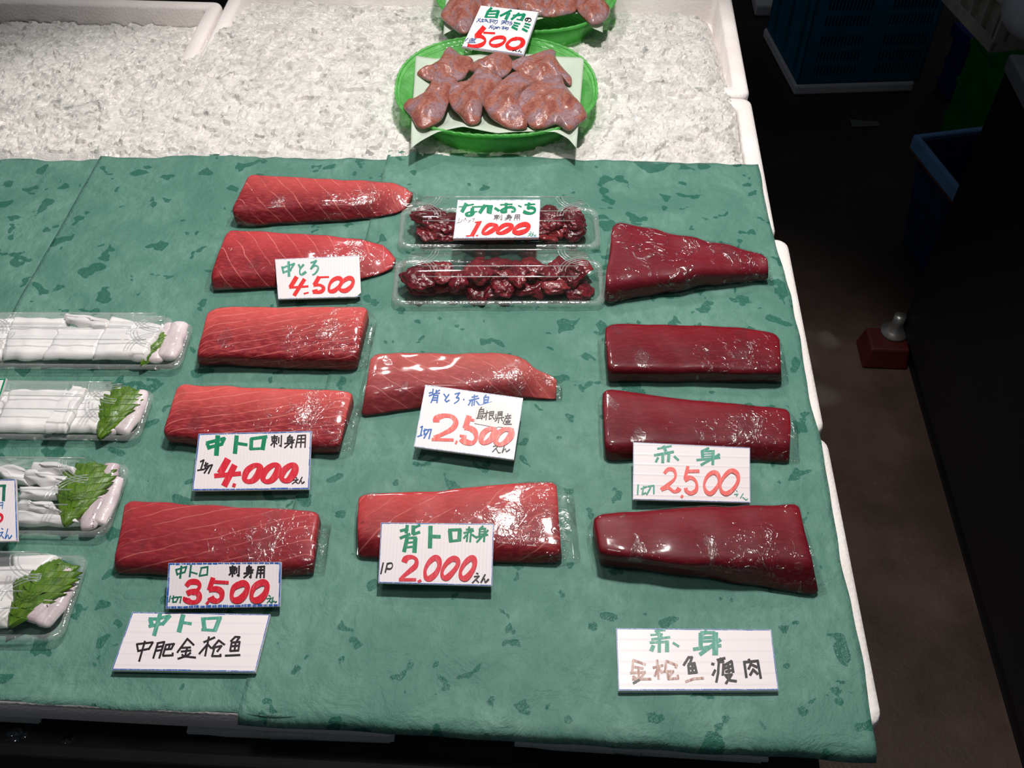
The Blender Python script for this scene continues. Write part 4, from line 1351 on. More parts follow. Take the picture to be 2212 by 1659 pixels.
def card(label, quad, zs, crop, inks, border=('edge', 3.0), boardm='boardv', th=0.0030, sticker=None, group='handwritten price cards', cat='price card', dash=False, sides='tlbr', name='price_card', cut=None):
    """quad: TL, TR, BR, BL in photo pixels; zs: heights of the top and bottom edge; crop: (x0, y0, scale) of the traced writing"""
    TL, BL, BR = P(*quad[0], zs[0]), P(*quad[3], zs[1]), P(*quad[2], zs[1] if len(zs) < 3 else zs[2])
    n = (BR - BL).cross(TL - BL).normalized()
    if n.z < 0: n = -n
    pt = lambda u, v, off=0.0: on_plane(u, v, BL, n) + n * off
    TR = pt(*quad[1])
    cen = (TL + TR + BL + BR) / 4
    root = thing(name, (BL + BR) / 2, label, cat, group)
    ex = (BR - BL).normalized()
    ey = n.cross(ex)
    pts = [TL, TR, BR, BL]
    if cut:
        pts = [TL, TR, BR.lerp(TR, cut), BR.lerp(BL, cut * 0.6), BL]
    vs, fs, uv = [], [], []
    bot = [p - n * th for p in pts]
    b = MB()
    k = len(pts)
    b.add(pts + bot, [tuple(range(k)), tuple(range(2 * k - 1, k - 1, -1))] + [(i, (i + 1) % k, (i + 1) % k + k, i + k) for i in range(k)])
    uv = [((p - BL).dot(ex), (p - BL).dot(ey)) for p in b.v]
    board = mesh_obj('board', b.v, b.f, M[boardm], root, False, uv)
    stk = None
    if zs[1] > 0.0095 and zs[1] < 0.03:      # a lump of foam under the middle keeps the card off the wet paper
        m_ = MB()
        f_ = lambda a_, b_, z: Vector((BL.lerp(BR, a_).lerp(TL.lerp(TR, a_), b_).x, BL.lerp(BR, a_).lerp(TL.lerp(TR, a_), b_).y, z))
        cs = [(.35, .12), (.65, .12), (.65, .32), (.35, .32)]
        tp = [BL.lerp(BR, a_).lerp(TL.lerp(TR, a_), b_) - n * th for a_, b_ in cs]
        m_.quadbox([Vector((q.x, q.y, T + 0.006)) for q in tp], tp)
        m_.build('prop', M['foam'], root)
    rnd = random.Random(len(label))
    def flat(name_, polys, mat, off0, parent=root):
        bb = MB()
        o_ = off0
        for pl in polys:
            o_ += 0.0000025
            bb.add([pt(p[0], p[1], o_) for p in pl], [tuple(range(len(pl)))])
        ob = mesh_obj(name_, bb.v, bb.f, M[mat], parent, False)
        return ob
    if border:
        polys = []
        q = [Vector(p) for p in quad]
        edges = {'t': (q[0], q[1]), 'r': (q[1], q[2]), 'b': (q[3], q[2]), 'l': (q[0], q[3])}
        cc = (q[0] + q[1] + q[2] + q[3]) / 4
        for s in sides:
            a, c = edges[s]
            d = (c - a); L = d.length; d.normalize()
            inn = Vector((-d.y, d.x))
            if inn.dot(cc - a) < 0: inn = -inn
            bw = border[1] * (1.35 if s == 'b' else 1.0)
            x = 1.0
            while x < L - 1.5:
                seg = rnd.uniform(9, 13) if (dash and s in 'tb') else rnd.uniform(12, 46)
                y = min(L - 1, x + seg)
                w0 = bw * rnd.uniform(.7, 1.05)
                i0 = 0.5
                polys.append([a + d * x + inn * i0, a + d * y + inn * i0, a + d * (y - .4) + inn * (i0 + w0), a + d * (x + .3) + inn * (i0 + w0 * rnd.uniform(.8, 1.1))])
                x = y + (1.1 if dash and s in 'tb' else rnd.choice([-0.4, -0.4, 0.6]))
        flat('border', polys, border[0], 0.00012)
    X0, Y0, S = crop
    if sticker:
        pl = [(X0 + x * S, Y0 + y * S) for x, y in sticker]
        bb = MB()
        top = [pt(u, v, 0.00075) for u, v in pl]; lo = [pt(u, v, 0.00005) for u, v in pl]
        kk = len(pl)
        bb.add(top + lo, [tuple(range(kk))] + [(i, (i + 1) % kk, (i + 1) % kk + kk, i + kk) for i in range(kk)])
        o = mesh_obj('sticker', bb.v, bb.f, M['sticker'], root, False)
        o['label'] = 'torn white sticker'
        stk = o
    base = 0.00018
    for nm, mat, strokes, *rest in inks:
        polys = []
        for st in strokes:
            kind, w, ps = st
            rb = ribbon_L(ps, w) if kind == 'L' else ribbon_C(ps, w, kind == 'O')
            polys += [[(X0 + p.x * S, Y0 + p.y * S) for p in pl] for pl in rb]
        boxes = [(min(p[0] for p in q), min(p[1] for p in q), max(p[0] for p in q), max(p[1] for p in q)) for q in polys]
        lab = list(range(len(polys)))
        def find(a):
            while lab[a] != a: a = lab[a]
            return a
        for a in range(len(polys)):
            for b_ in range(a):
                A1, B1 = boxes[a], boxes[b_]
                if max(A1[0], B1[0]) - min(A1[2], B1[2]) < 13 and max(A1[1], B1[1]) - min(A1[3], B1[3]) < 9:
                    lab[find(a)] = find(b_)
        groups = {}
        for a in range(len(polys)): groups.setdefault(find(a), []).append(polys[a])
        for g_ in groups.values():
            flat(nm, g_, mat, base + (0.0007 if rest else 0), stk if rest else root)
        base += 0.00006
    return root

def Ls(w, *strokes): return [('L', w, list(s)) for s in strokes]
def G3s(w, sa, mi, yo): return [('L', w, s) for s in glyph('sa', *sa) + glyph('mi', *mi) + glyph('yo', *yo)]

# 500, between the two baskets
card('small slanted price card reading 500 propped between the green baskets', [(1039, 12), (1164, 26), (1131, 119), (998, 101)], (.058, .047), (980, 0, 200 / 2212), [
 ('heading', 'g', Ls(62, [(900, 195), (815, 290)]) + Ls(62, [(815, 280), (765, 410)]) + Ls(48, [(815, 275), (1070, 262)]) + Ls(75, [(1065, 275), (1020, 415)]) + Ls(36, [(830, 340), (1030, 335)], [(770, 408), (1020, 415)])
   + Ls(55, [(1370, 255), (1120, 380)]) + Ls(78, [(1320, 320), (1250, 455)]) + Ls(58, [(1560, 325), (1385, 462)]) + Ls(55, [(1430, 378), (1690, 348)]) + Ls(80, [(1685, 350), (1620, 478)]) + Ls(36, [(1510, 465), (1610, 482)])
   + Ls(45, [(1450, 545), (1580, 575)], [(1430, 600), (1535, 630)], [(1710, 565), (1825, 600)], [(1690, 630), (1795, 665)]) + Ls(60, [(1400, 650), (1510, 705)], [(1650, 695), (1750, 748)])),
 ('small_note', 'bn', Ls(17, [(590, 450), (605, 480)], [(640, 440), (545, 530)], [(600, 490), (640, 530)], [(650, 480), (730, 470)], [(690, 450), (690, 530)], [(650, 520), (720, 520)], [(740, 480), (800, 470)], [(760, 455), (800, 520)], [(740, 510), (800, 500), (830, 545)],
    [(850, 480), (930, 480)], [(880, 460), (870, 560)], [(850, 530), (940, 510)], [(960, 470), (940, 540)], [(960, 490), (1050, 490), (1040, 540), (990, 580)], [(1000, 500), (960, 560)],
    [(1150, 500), (1280, 500)], [(1140, 535), (1270, 530)], [(1210, 500), (1190, 560), (1130, 580)], [(1210, 540), (1260, 580)], [(1240, 530), (1320, 520), (1290, 590)], [(1340, 530), (1390, 525)], [(1330, 560), (1400, 555), (1380, 590), (1330, 605)],
    [(880, 610), (870, 640)], [(930, 600), (840, 680)], [(890, 650), (920, 690)], [(960, 620), (950, 690)], [(930, 640), (920, 670)], [(985, 640), (1000, 670), (950, 715)], [(1010, 640), (1040, 690)],
    [(1150, 650), (1220, 650)], [(1190, 630), (1180, 710)], [(1150, 690), (1230, 680)], [(1250, 650), (1230, 690)], [(1240, 665), (1310, 665), (1300, 700), (1260, 725)], [(1270, 670), (1240, 700)],
    [(350, 910), (270, 985)], [(380, 950), (370, 1000)], [(390, 935), (540, 928)], [(440, 908), (455, 962), (520, 950)], [(410, 960), (460, 960)], [(370, 985), (500, 985)], [(370, 990), (370, 1025)], [(415, 990), (415, 1025)], [(460, 990), (460, 1025)], [(500, 990), (500, 1025)], [(325, 1025), (525, 1025)])
    + [('C', 17, [(1075, 635), (1035, 690), (1012, 672), (1060, 650), (1108, 665), (1082, 700)])]),
 ('price', 'r', Ls(118, [(715, 670), (575, 830)]) + Ls(50, [(720, 785), (975, 798)]) + [('C', 88, [(500, 862), (640, 870), (735, 930), (745, 1000), (680, 1065), (560, 1105), (430, 1105), (330, 1080)]),
    ('O', 72, [(1100, 895), (960, 925), (865, 1010), (900, 1080), (1010, 1100), (1140, 1060), (1220, 980), (1205, 915)]), ('O', 88, [(1500, 930), (1370, 965), (1280, 1060), (1300, 1135), (1390, 1170), (1520, 1150), (1630, 1080), (1655, 1000), (1605, 940)])]),
 ('unit_note', 'k', [('C', 26, [(1785, 445), (1755, 500), (1715, 495), (1712, 462), (1765, 440), (1835, 452), (1848, 500), (1780, 532)])] + Ls(18, [(1495, 1138), (1515, 1158)], [(1410, 1190), (1540, 1175), (1405, 1225)], [(1470, 1210), (1505, 1240)]) + [('C', 16, [(1590, 1185), (1535, 1248), (1572, 1218), (1592, 1245), (1632, 1250)])]),
], ('bn', 1.0), sides='br')

# 1,000 on the rear minced tuna pack
card('price card reading 1,000 lying on the lid of the rear minced tuna pack', [(989, 432), (1167, 431), (1164, 513), (979, 515)], (.051, .048), (970, 420, 210 / 2212), [
 ('heading', 'g', Ls(24, [(225, 285), (370, 278)]) + Ls(38, [(380, 262), (555, 228)]) + Ls(88, [(385, 225), (300, 385)]) + Ls(85, [(530, 335), (520, 430)]) + Ls(28, [(560, 395), (640, 395)]) + [('C', 52, [(600, 405), (480, 402), (385, 445), (420, 485), (520, 475), (570, 425)])]
   + Ls(34, [(530, 290), (750, 280)]) + Ls(82, [(810, 262), (705, 410)]) + Ls(46, [(830, 262), (985, 270)]) + Ls(86, [(950, 290), (930, 420)]) + Ls(50, [(882, 290), (880, 415)]) + Ls(58, [(1050, 318), (1130, 370)])
   + Ls(34, [(1172, 240), (1435, 225)]) + Ls(66, [(1300, 215), (1290, 405)]) + [('C', 55, [(1290, 402), (1205, 400), (1192, 362), (1290, 312), (1420, 292), (1496, 340), (1488, 388), (1415, 398)])] + Ls(28, [(1580, 258), (1645, 288)])
   + Ls(34, [(1725, 240), (1950, 226)]) + Ls(62, [(1820, 208), (1795, 320)]) + [('C', 62, [(1785, 332), (1870, 305), (1945, 335), (1945, 400), (1870, 436), (1765, 425), (1688, 390)])]),
 ('small_note', 'kg', G3s(17, (1020, 465, 1212, 590), (1265, 460, 1435, 590), (1475, 458, 1618, 588)) + Ls(9, [(240, 545), (205, 640), (175, 660)], [(200, 645), (265, 635), (310, 570)], [(350, 570), (330, 610)], [(370, 560), (400, 600)], [(430, 590), (440, 602)], [(460, 585), (470, 600)], [(500, 585), (440, 640)], [(530, 560), (580, 550), (540, 625)]) + [('O', 8, [(372, 540), (384, 550), (372, 562), (360, 550)])]),
 ('price', 'r', Ls(92, [(680, 655), (530, 925)]) + Ls(30, [(595, 640), (735, 622)], [(395, 950), (565, 938)]) + Ls(28, [(618, 940), (655, 936)])
   + [('O', 82, [(1050, 700), (910, 700), (800, 800), (765, 885), (860, 892), (995, 820), (1080, 740)]), ('O', 82, [(1400, 695), (1260, 705), (1140, 790), (1092, 875), (1200, 885), (1325, 830), (1432, 745)]), ('O', 92, [(1690, 690), (1550, 745), (1470, 840), (1492, 872), (1600, 880), (1750, 830), (1815, 745), (1785, 700)])]),
 ('unit_note', 'gl', Ls(16, [(1850, 850), (1870, 860)], [(1810, 900), (1880, 890), (1790, 960)], [(1840, 940), (1870, 955)]) + [('C', 16, [(1920, 860), (1882, 948), (1920, 912), (1940, 948), (1978, 920)])]),
], ('edgel', 1.4))

# 4,500
card('tilted white price card reading 4,500 leaning on the second fatty tuna block', [(594, 560), (776, 552), (780, 641), (601, 646)], (.031, 0.013), (590, 545, 200 / 2212), [
 ('heading', 'gl', Ls(46, [(215, 350), (250, 495)], [(240, 370), (360, 322), (510, 272)], [(505, 275), (415, 425)], [(255, 475), (425, 430)]) + Ls(64, [(370, 235), (380, 565)]) + Ls(48, [(612, 300), (650, 380)]) + [('C', 50, [(735, 290), (648, 400), (642, 510), (690, 530), (790, 465)])]
   + Ls(40, [(905, 250), (1035, 205)]) + Ls(52, [(1030, 200), (905, 395)]) + [('C', 46, [(905, 395), (1000, 322), (1075, 355), (1055, 445), (990, 520), (935, 542)])]),
 ('price', 'r', Ls(105, [(550, 610), (430, 810)]) + Ls(52, [(400, 845), (830, 815)]) + Ls(92, [(740, 660), (515, 1015)]) + Ls(38, [(740, 990), (840, 965)])
   + Ls(100, [(1090, 605), (1000, 760)]) + Ls(44, [(1080, 600), (1325, 590)]) + [('C', 85, [(965, 790), (1120, 785), (1205, 850), (1165, 930), (1060, 960), (950, 955)])] + Ls(48, [(950, 925), (1050, 905)])
   + [('O', 85, [(1510, 625), (1395, 700), (1335, 830), (1350, 925), (1450, 925), (1555, 845), (1630, 725), (1610, 635)]), ('O', 88, [(1785, 625), (1665, 705), (1595, 830), (1620, 905), (1740, 915), (1865, 820), (1915, 705), (1875, 630)])]),
], ('edgel', 1.0), sides='tlb', cut=.10)

# 4,000
card('price card reading 4,000 with a blue edge leaning on coral tuna', [(429, 937), (673, 931), (668, 1057), (415, 1060)], (.0315, 0.014), (410, 920, 280 / 2212), [
 ('heading', 'g', Ls(58, [(300, 310), (330, 385)], [(295, 290), (590, 215)], [(590, 215), (545, 310)], [(330, 368), (550, 310)]) + Ls(82, [(478, 185), (455, 485)]) + Ls(74, [(800, 185), (772, 455)]) + Ls(52, [(825, 300), (970, 322)])
   + Ls(66, [(1052, 235), (1045, 385)]) + Ls(54, [(1050, 222), (1310, 185)]) + Ls(76, [(1275, 205), (1245, 390)]) + Ls(44, [(1035, 395), (1260, 385)])),
 ('small_note', 'k', G3s(24, (1385, 160, 1575, 360), (1610, 160, 1785, 375), (1800, 150, 1985, 365)) + Ls(27, [(185, 610), (240, 582), (190, 742)], [(135, 760), (245, 742)], [(250, 680), (310, 642)], [(275, 625), (262, 730), (300, 720)], [(290, 690), (385, 665), (320, 812)], [(330, 690), (248, 805)])
   + Ls(19, [(1808, 880), (1830, 895)], [(1760, 930), (1850, 915), (1750, 990)], [(1810, 960), (1850, 985)]) + [('C', 19, [(1920, 870), (1862, 983), (1900, 932), (1916, 983), (1958, 950)])]),
 ('price', 'rp', Ls(118, [(640, 595), (535, 780)]) + Ls(78, [(440, 852), (855, 815)]) + Ls(108, [(755, 695), (600, 1000)]) + Ls(58, [(762, 1000), (752, 1030)])
   + [('O', 98, [(1110, 675), (985, 760), (935, 890), (985, 950), (1090, 925), (1185, 800), (1195, 700)]), ('O', 98, [(1430, 668), (1305, 755), (1248, 885), (1300, 950), (1400, 925), (1495, 800), (1505, 695)]), ('O', 98, [(1740, 668), (1625, 745), (1568, 860), (1600, 930), (1690, 922), (1782, 800), (1800, 698)])]),
], ('edge', 2.6))

# 2,500 with the sticker
card('turned price card reading 2,500 with a torn sticker and blue heading', [(919, 831), (1130, 860), (1110, 993), (894, 965)], (.033, 0.018), (885, 825, 255 / 2212), [
 ('heading', 'b', Ls(26, [(440, 135), (430, 240)], [(365, 210), (430, 195)], [(365, 262), (485, 215)], [(500, 155), (490, 215), (560, 212)], [(560, 155), (500, 190)], [(450, 262), (402, 390)], [(450, 255), (530, 250), (510, 390)], [(440, 300), (520, 298)], [(430, 342), (515, 340)],
   [(642, 228), (690, 300)], [(735, 235), (662, 340), (690, 375), (742, 345)], [(850, 228), (938, 205), (872, 300)], [(1010, 326), (1018, 334)],
   [(1215, 245), (1210, 340)], [(1165, 288), (1275, 266)], [(1115, 348), (1295, 306)], [(1150, 352), (1102, 435)], [(1180, 342), (1165, 445)], [(1220, 332), (1205, 435)], [(1250, 362), (1298, 428)],
   [(1430, 245), (1392, 300)], [(1395, 292), (1390, 438)], [(1395, 290), (1480, 285), (1450, 458)], [(1392, 340), (1470, 335)], [(1390, 386), (1465, 381)], [(1322, 440), (1540, 381)], [(1485, 398), (1332, 458)],
   [(205, 852), (240, 832), (205, 1000)], [(152, 1025), (230, 997)], [(260, 920), (320, 892)], [(285, 882), (270, 988), (318, 970)], [(310, 900), (405, 890), (360, 1065)], [(360, 905), (268, 1055)])
   + [('C', 26, [(872, 300), (920, 302), (908, 352), (832, 408)])]),
 ('price', 'rl', [('C', 98, [(500, 760), (512, 682), (640, 635), (795, 655), (865, 760), (800, 878), (640, 968), (460, 1050)])] + Ls(56, [(430, 1080), (810, 1090)]) + Ls(38, [(882, 1115), (865, 1155)])
   + Ls(108, [(1105, 665), (1050, 840)]) + Ls(52, [(1110, 705), (1205, 722)]) + [('C', 98, [(1020, 860), (1130, 870), (1225, 940), (1245, 1060), (1175, 1145), (1050, 1125), (965, 1060)])] + Ls(44, [(950, 1012), (1050, 1022)])
   + [('O', 98, [(1500, 885), (1385, 960), (1335, 1090), (1385, 1145), (1490, 1105), (1575, 1000), (1585, 905)]), ('O', 98, [(1780, 895), (1655, 980), (1608, 1110), (1685, 1180), (1800, 1125), (1895, 1010), (1892, 915)])]),
 ('unit_note', 'k', Ls(19, [(1648, 1140), (1660, 1160)], [(1565, 1210), (1668, 1190), (1552, 1312)], [(1620, 1250), (1660, 1328), (1700, 1328)]) + [('C', 19, [(1785, 1180), (1728, 1328), (1790, 1252), (1812, 1308), (1878, 1262)])]),
 ('sticker_writing', 'k', Ls(19, [(1350, 482), (1312, 540)], [(1312, 530), (1388, 520), (1388, 600)], [(1310, 532), (1272, 688)], [(1312, 570), (1385, 560)], [(1292, 610), (1388, 600)], [(1282, 650), (1378, 640), (1350, 708)], [(1252, 690), (1350, 680)],
   [(1402, 600), (1480, 582)], [(1450, 548), (1430, 718)], [(1440, 612), (1392, 678)], [(1500, 570), (1578, 562), (1570, 630)], [(1500, 572), (1490, 708)], [(1500, 602), (1570, 596)], [(1496, 636), (1570, 630)], [(1540, 640), (1588, 708)], [(1490, 708), (1530, 690)],
   [(1660, 572), (1738, 566), (1730, 650)], [(1660, 572), (1650, 660)], [(1660, 602), (1735, 600)], [(1655, 632), (1735, 626)], [(1620, 612), (1610, 690), (1768, 672)], [(1680, 682), (1660, 772)], [(1640, 712), (1598, 744)], [(1720, 702), (1740, 738)],
   [(1840, 602), (1840, 640)], [(1792, 650), (1898, 636)], [(1812, 660), (1830, 688)], [(1870, 652), (1850, 688)], [(1792, 692), (1898, 682)], [(1792, 696), (1752, 786)], [(1850, 690), (1830, 798)], [(1800, 742), (1888, 736)], [(1800, 768), (1880, 765)], [(1772, 800), (1908, 800)]), 1),
], ('edgel', 1.2), sticker=[(1250, 470), (1545, 382), (1880, 388), (1985, 512), (1950, 880), (1660, 845), (1640, 862), (1210, 780)])

# 2,500 lean
card('white price card reading 2,500 with faded red figures leaning on lean tuna', [(1368, 955), (1620, 967), (1621, 1086), (1367, 1079)], (.032, 0.015), (1360, 945, 270 / 2212), [
 ('heading', 'gl', Ls(36, [(500, 200), (735, 152)]) + Ls(56, [(605, 160), (635, 232)]) + Ls(48, [(445, 315), (770, 256)]) + Ls(44, [(500, 362), (468, 428)]) + Ls(54, [(590, 290), (585, 440)], [(697, 285), (686, 420)]) + Ls(42, [(795, 340), (860, 400)])
   + Ls(42, [(1395, 190), (1285, 240)]) + Ls(52, [(1282, 250), (1292, 345)]) + Ls(38, [(1290, 248), (1495, 240)]) + Ls(52, [(1480, 252), (1472, 475)]) + Ls(24, [(1300, 296), (1460, 287)], [(1300, 336), (1460, 328)]) + Ls(44, [(1195, 400), (1590, 357)]) + Ls(46, [(1585, 302), (1270, 485)])),
 ('price', 'rf', [('C', 62, [(612, 640), (680, 568), (770, 572), (812, 650), (790, 740), (690, 830), (555, 930)]), ('C', 66, [(565, 915), (680, 890), (780, 958), (848, 940), (882, 895)])] + Ls(52, [(918, 1042), (932, 1048)])
   + Ls(58, [(1028, 525), (985, 700)]) + Ls(58, [(1020, 600), (1218, 596)]) + [('C', 66, [(972, 760), (1060, 712), (1150, 750), (1188, 840), (1170, 940), (1080, 988), (1005, 950), (992, 895)]),
     ('O', 66, [(1480, 622), (1382, 682), (1322, 810), (1342, 938), (1420, 995), (1508, 930), (1586, 792), (1560, 662)]), ('O', 66, [(1790, 592), (1672, 692), (1604, 830), (1624, 948), (1710, 996), (1828, 920), (1916, 772), (1898, 642)])]),
 ('small_note', 'gl', Ls(28, [(150, 840), (142, 1008)], [(205, 910), (298, 872)], [(250, 865), (222, 1005), (288, 980)], [(322, 870), (428, 852), (428, 995)], [(370, 890), (304, 1010)]) + Ls(17, [(1890, 938), (1905, 960)], [(1852, 1010), (1918, 1000), (1890, 1040)], [(2008, 995), (1962, 1070)], [(2000, 1060), (2058, 1108), (2088, 1090)])),
], ('edge', 0.9), 'boardh')

# 3,500
card('price card reading 3,500 with a thick dashed blue border', [(364, 1216), (608, 1214), (605, 1310), (358, 1315)], (.0285, 0.014), (350, 1205, 270 / 2212), [
 ('heading', 'gd', Ls(30, [(250, 208), (270, 305)], [(248, 212), (435, 155)], [(435, 155), (402, 255)], [(265, 290), (405, 252)]) + Ls(38, [(345, 150), (322, 355)]) + Ls(34, [(515, 132), (490, 330)]) + Ls(28, [(515, 252), (622, 283)]) + Ls(30, [(700, 175), (665, 320)], [(690, 180), (815, 158)], [(810, 158), (800, 305)], [(660, 320), (800, 296)])
   + Ls(25, [(150, 675), (126, 780)], [(172, 720), (258, 692)], [(205, 672), (192, 786), (238, 780)], [(240, 700), (342, 690), (320, 796)], [(285, 710), (248, 786)]) + Ls(21, [(1892, 667), (1918, 684)], [(1852, 725), (1938, 711), (1862, 798)], [(1900, 760), (1930, 798)]) + [('C', 21, [(1970, 692), (1942, 798), (1980, 762), (2000, 790), (2032, 770)])]),
 ('small_note', 'k', G3s(32, (1192, 140, 1375, 330), (1445, 135, 1615, 350), (1665, 145, 1820, 350))),
 ('price', 'rp', [('C', 88, [(428, 505), (500, 432), (620, 432), (668, 500), (620, 575), (520, 600), (440, 635)]), ('C', 96, [(530, 618), (630, 622), (662, 700), (618, 775), (520, 785), (438, 742), (442, 705)])] + Ls(48, [(818, 785), (796, 808)])
   + Ls(86, [(900, 375), (845, 545)]) + Ls(60, [(890, 422), (1165, 438)]) + [('C', 98, [(830, 570), (960, 552), (1055, 602), (1056, 710), (978, 765), (892, 738), (862, 692)]),
     ('O', 102, [(1390, 465), (1275, 532), (1236, 660), (1266, 742), (1370, 742), (1475, 638), (1514, 522), (1468, 458)]), ('O', 102, [(1750, 446), (1635, 524), (1586, 660), (1616, 742), (1720, 742), (1825, 638), (1864, 512), (1826, 446)])]),
], ('edge', 4.4), dash=True)

# 2,000
card('white price card reading 2,000 leaning on a pink tuna block', [(823, 1129), (1067, 1131), (1063, 1266), (817, 1259)], (.0315, 0.017), (810, 1120, 265 / 2212), [
 ('heading', 'g', Ls(62, [(582, 135), (565, 250)]) + Ls(52, [(465, 222), (590, 192)], [(462, 352), (625, 285)]) + Ls(72, [(692, 145), (690, 270)]) + Ls(46, [(805, 122), (705, 170)]) + Ls(52, [(695, 285), (800, 248)])
   + Ls(72, [(578, 365), (528, 585)]) + Ls(46, [(570, 352), (745, 346)]) + Ls(80, [(728, 375), (712, 595)]) + Ls(34, [(575, 440), (715, 424)]) + Ls(38, [(565, 522), (715, 505)])
   + Ls(78, [(1002, 155), (992, 515)]) + Ls(66, [(1025, 325), (1165, 330)]) + Ls(76, [(1352, 235), (1368, 395)]) + Ls(54, [(1335, 210), (1545, 202)]) + Ls(76, [(1530, 225), (1520, 385)]) + Ls(48, [(1350, 412), (1530, 392)])
   + Ls(36, [(1700, 155), (1685, 255)], [(1648, 200), (1765, 192)], [(1605, 262), (1775, 222)], [(1640, 305), (1604, 355)], [(1672, 260), (1656, 412)], [(1732, 250), (1716, 420)], [(1755, 295), (1835, 350)])
   + Ls(38, [(1945, 140), (1885, 200)], [(1890, 205), (1882, 295)], [(1892, 192), (1995, 184)], [(1980, 205), (1966, 415)], [(1830, 338), (2030, 293)], [(2035, 215), (1838, 425)]) + Ls(22, [(1890, 242), (1970, 234)], [(1890, 282), (1970, 274)])),
 ('price', 'rp', [('C', 86, [(525, 795), (562, 722), (660, 695), (745, 742), (735, 850), (640, 938), (515, 1040), (460, 1100)])] + Ls(58, [(450, 1105), (725, 1105)]) + Ls(46, [(785, 1138), (822, 1120)])
   + [('O', 88, [(1080, 710), (975, 795), (906, 930), (918, 1062), (990, 1082), (1095, 995), (1160, 862), (1150, 750)]), ('O', 86, [(1400, 728), (1295, 805), (1216, 940), (1220, 1042), (1290, 1072), (1395, 978), (1492, 842), (1482, 750)]), ('O', 88, [(1730, 718), (1625, 805), (1548, 940), (1550, 1052), (1630, 1082), (1726, 988), (1792, 862), (1790, 750)])]),
 ('small_note', 'k', Ls(28, [(150, 800), (108, 995)], [(225, 810), (187, 970)]) + [('C', 28, [(225, 818), (298, 806), (318, 858), (280, 908), (215, 905)])] + Ls(27, [(1832, 987), (1858, 1000)], [(1792, 1050), (1878, 1040), (1758, 1162)], [(1822, 1107), (1868, 1153)]) + [('C', 27, [(1990, 1005), (1908, 1158), (1970, 1082), (1990, 1152), (2052, 1092)])]),
], ('edge', 1.7))

# flat name signs at the front
card('flat slanting white sign with five black characters under green ones, front left', [(286, 1322), (584, 1327), (552, 1452), (241, 1447)], (.0088, .0088), (235, 1310, 360 / 2212), [
 ('heading', 'gl', Ls(60, [(555, 185), (570, 250)]) + Ls(42, [(540, 165), (640, 168), (810, 125)], [(540, 265), (725, 225)]) + Ls(48, [(808, 130), (715, 235)]) + Ls(56, [(680, 105), (605, 375)]) + Ls(64, [(985, 125), (935, 325)]) + Ls(40, [(985, 215), (1090, 230)])
   + Ls(58, [(1255, 185), (1270, 290)]) + Ls(38, [(1235, 165), (1490, 152)]) + Ls(58, [(1468, 170), (1415, 305)]) + Ls(38, [(1240, 310), (1420, 320)])),
 ('lettering', 'k', Ls(27, [(375, 505), (392, 598)], [(375, 502), (585, 477)], [(585, 480), (532, 568)], [(392, 592), (538, 562)], [(480, 465), (405, 725)],
   [(650, 495), (592, 685)], [(645, 490), (738, 472), (672, 685)], [(645, 540), (705, 530)], [(630, 590), (692, 580)], [(760, 512), (868, 497), (828, 568)], [(760, 515), (720, 648)], [(745, 572), (830, 565)], [(720, 656), (848, 650), (850, 622)], [(812, 505), (796, 565)],
   [(1045, 430), (912, 610)], [(1045, 432), (1128, 512)], [(975, 550), (1085, 545)], [(965, 600), (1088, 585)], [(1040, 560), (1012, 665)], [(975, 642), (1000, 668)], [(1085, 618), (1032, 662)], [(922, 695), (1020, 662)], [(1025, 666), (1152, 680)],
   [(1265, 475), (1405, 413)], [(1330, 408), (1280, 655)], [(1310, 505), (1203, 628)], [(1312, 502), (1358, 552)], [(1460, 452), (1372, 558)], [(1462, 452), (1535, 508)], [(1402, 545), (1498, 525), (1442, 598)], [(1402, 555), (1372, 660), (1486, 660), (1482, 638)],
   [(1680, 405), (1622, 463)], [(1682, 405), (1738, 408), (1702, 458)], [(1632, 482), (1612, 588)], [(1640, 480), (1738, 471), (1720, 588)], [(1632, 530), (1728, 521)], [(1685, 482), (1670, 584)], [(1614, 592), (1718, 586)], [(1550, 655), (1740, 646)])),
], ('edge', 2.0), 'boardh', name='name_sign', cat='sign', group='flat name signs', th=.0034)
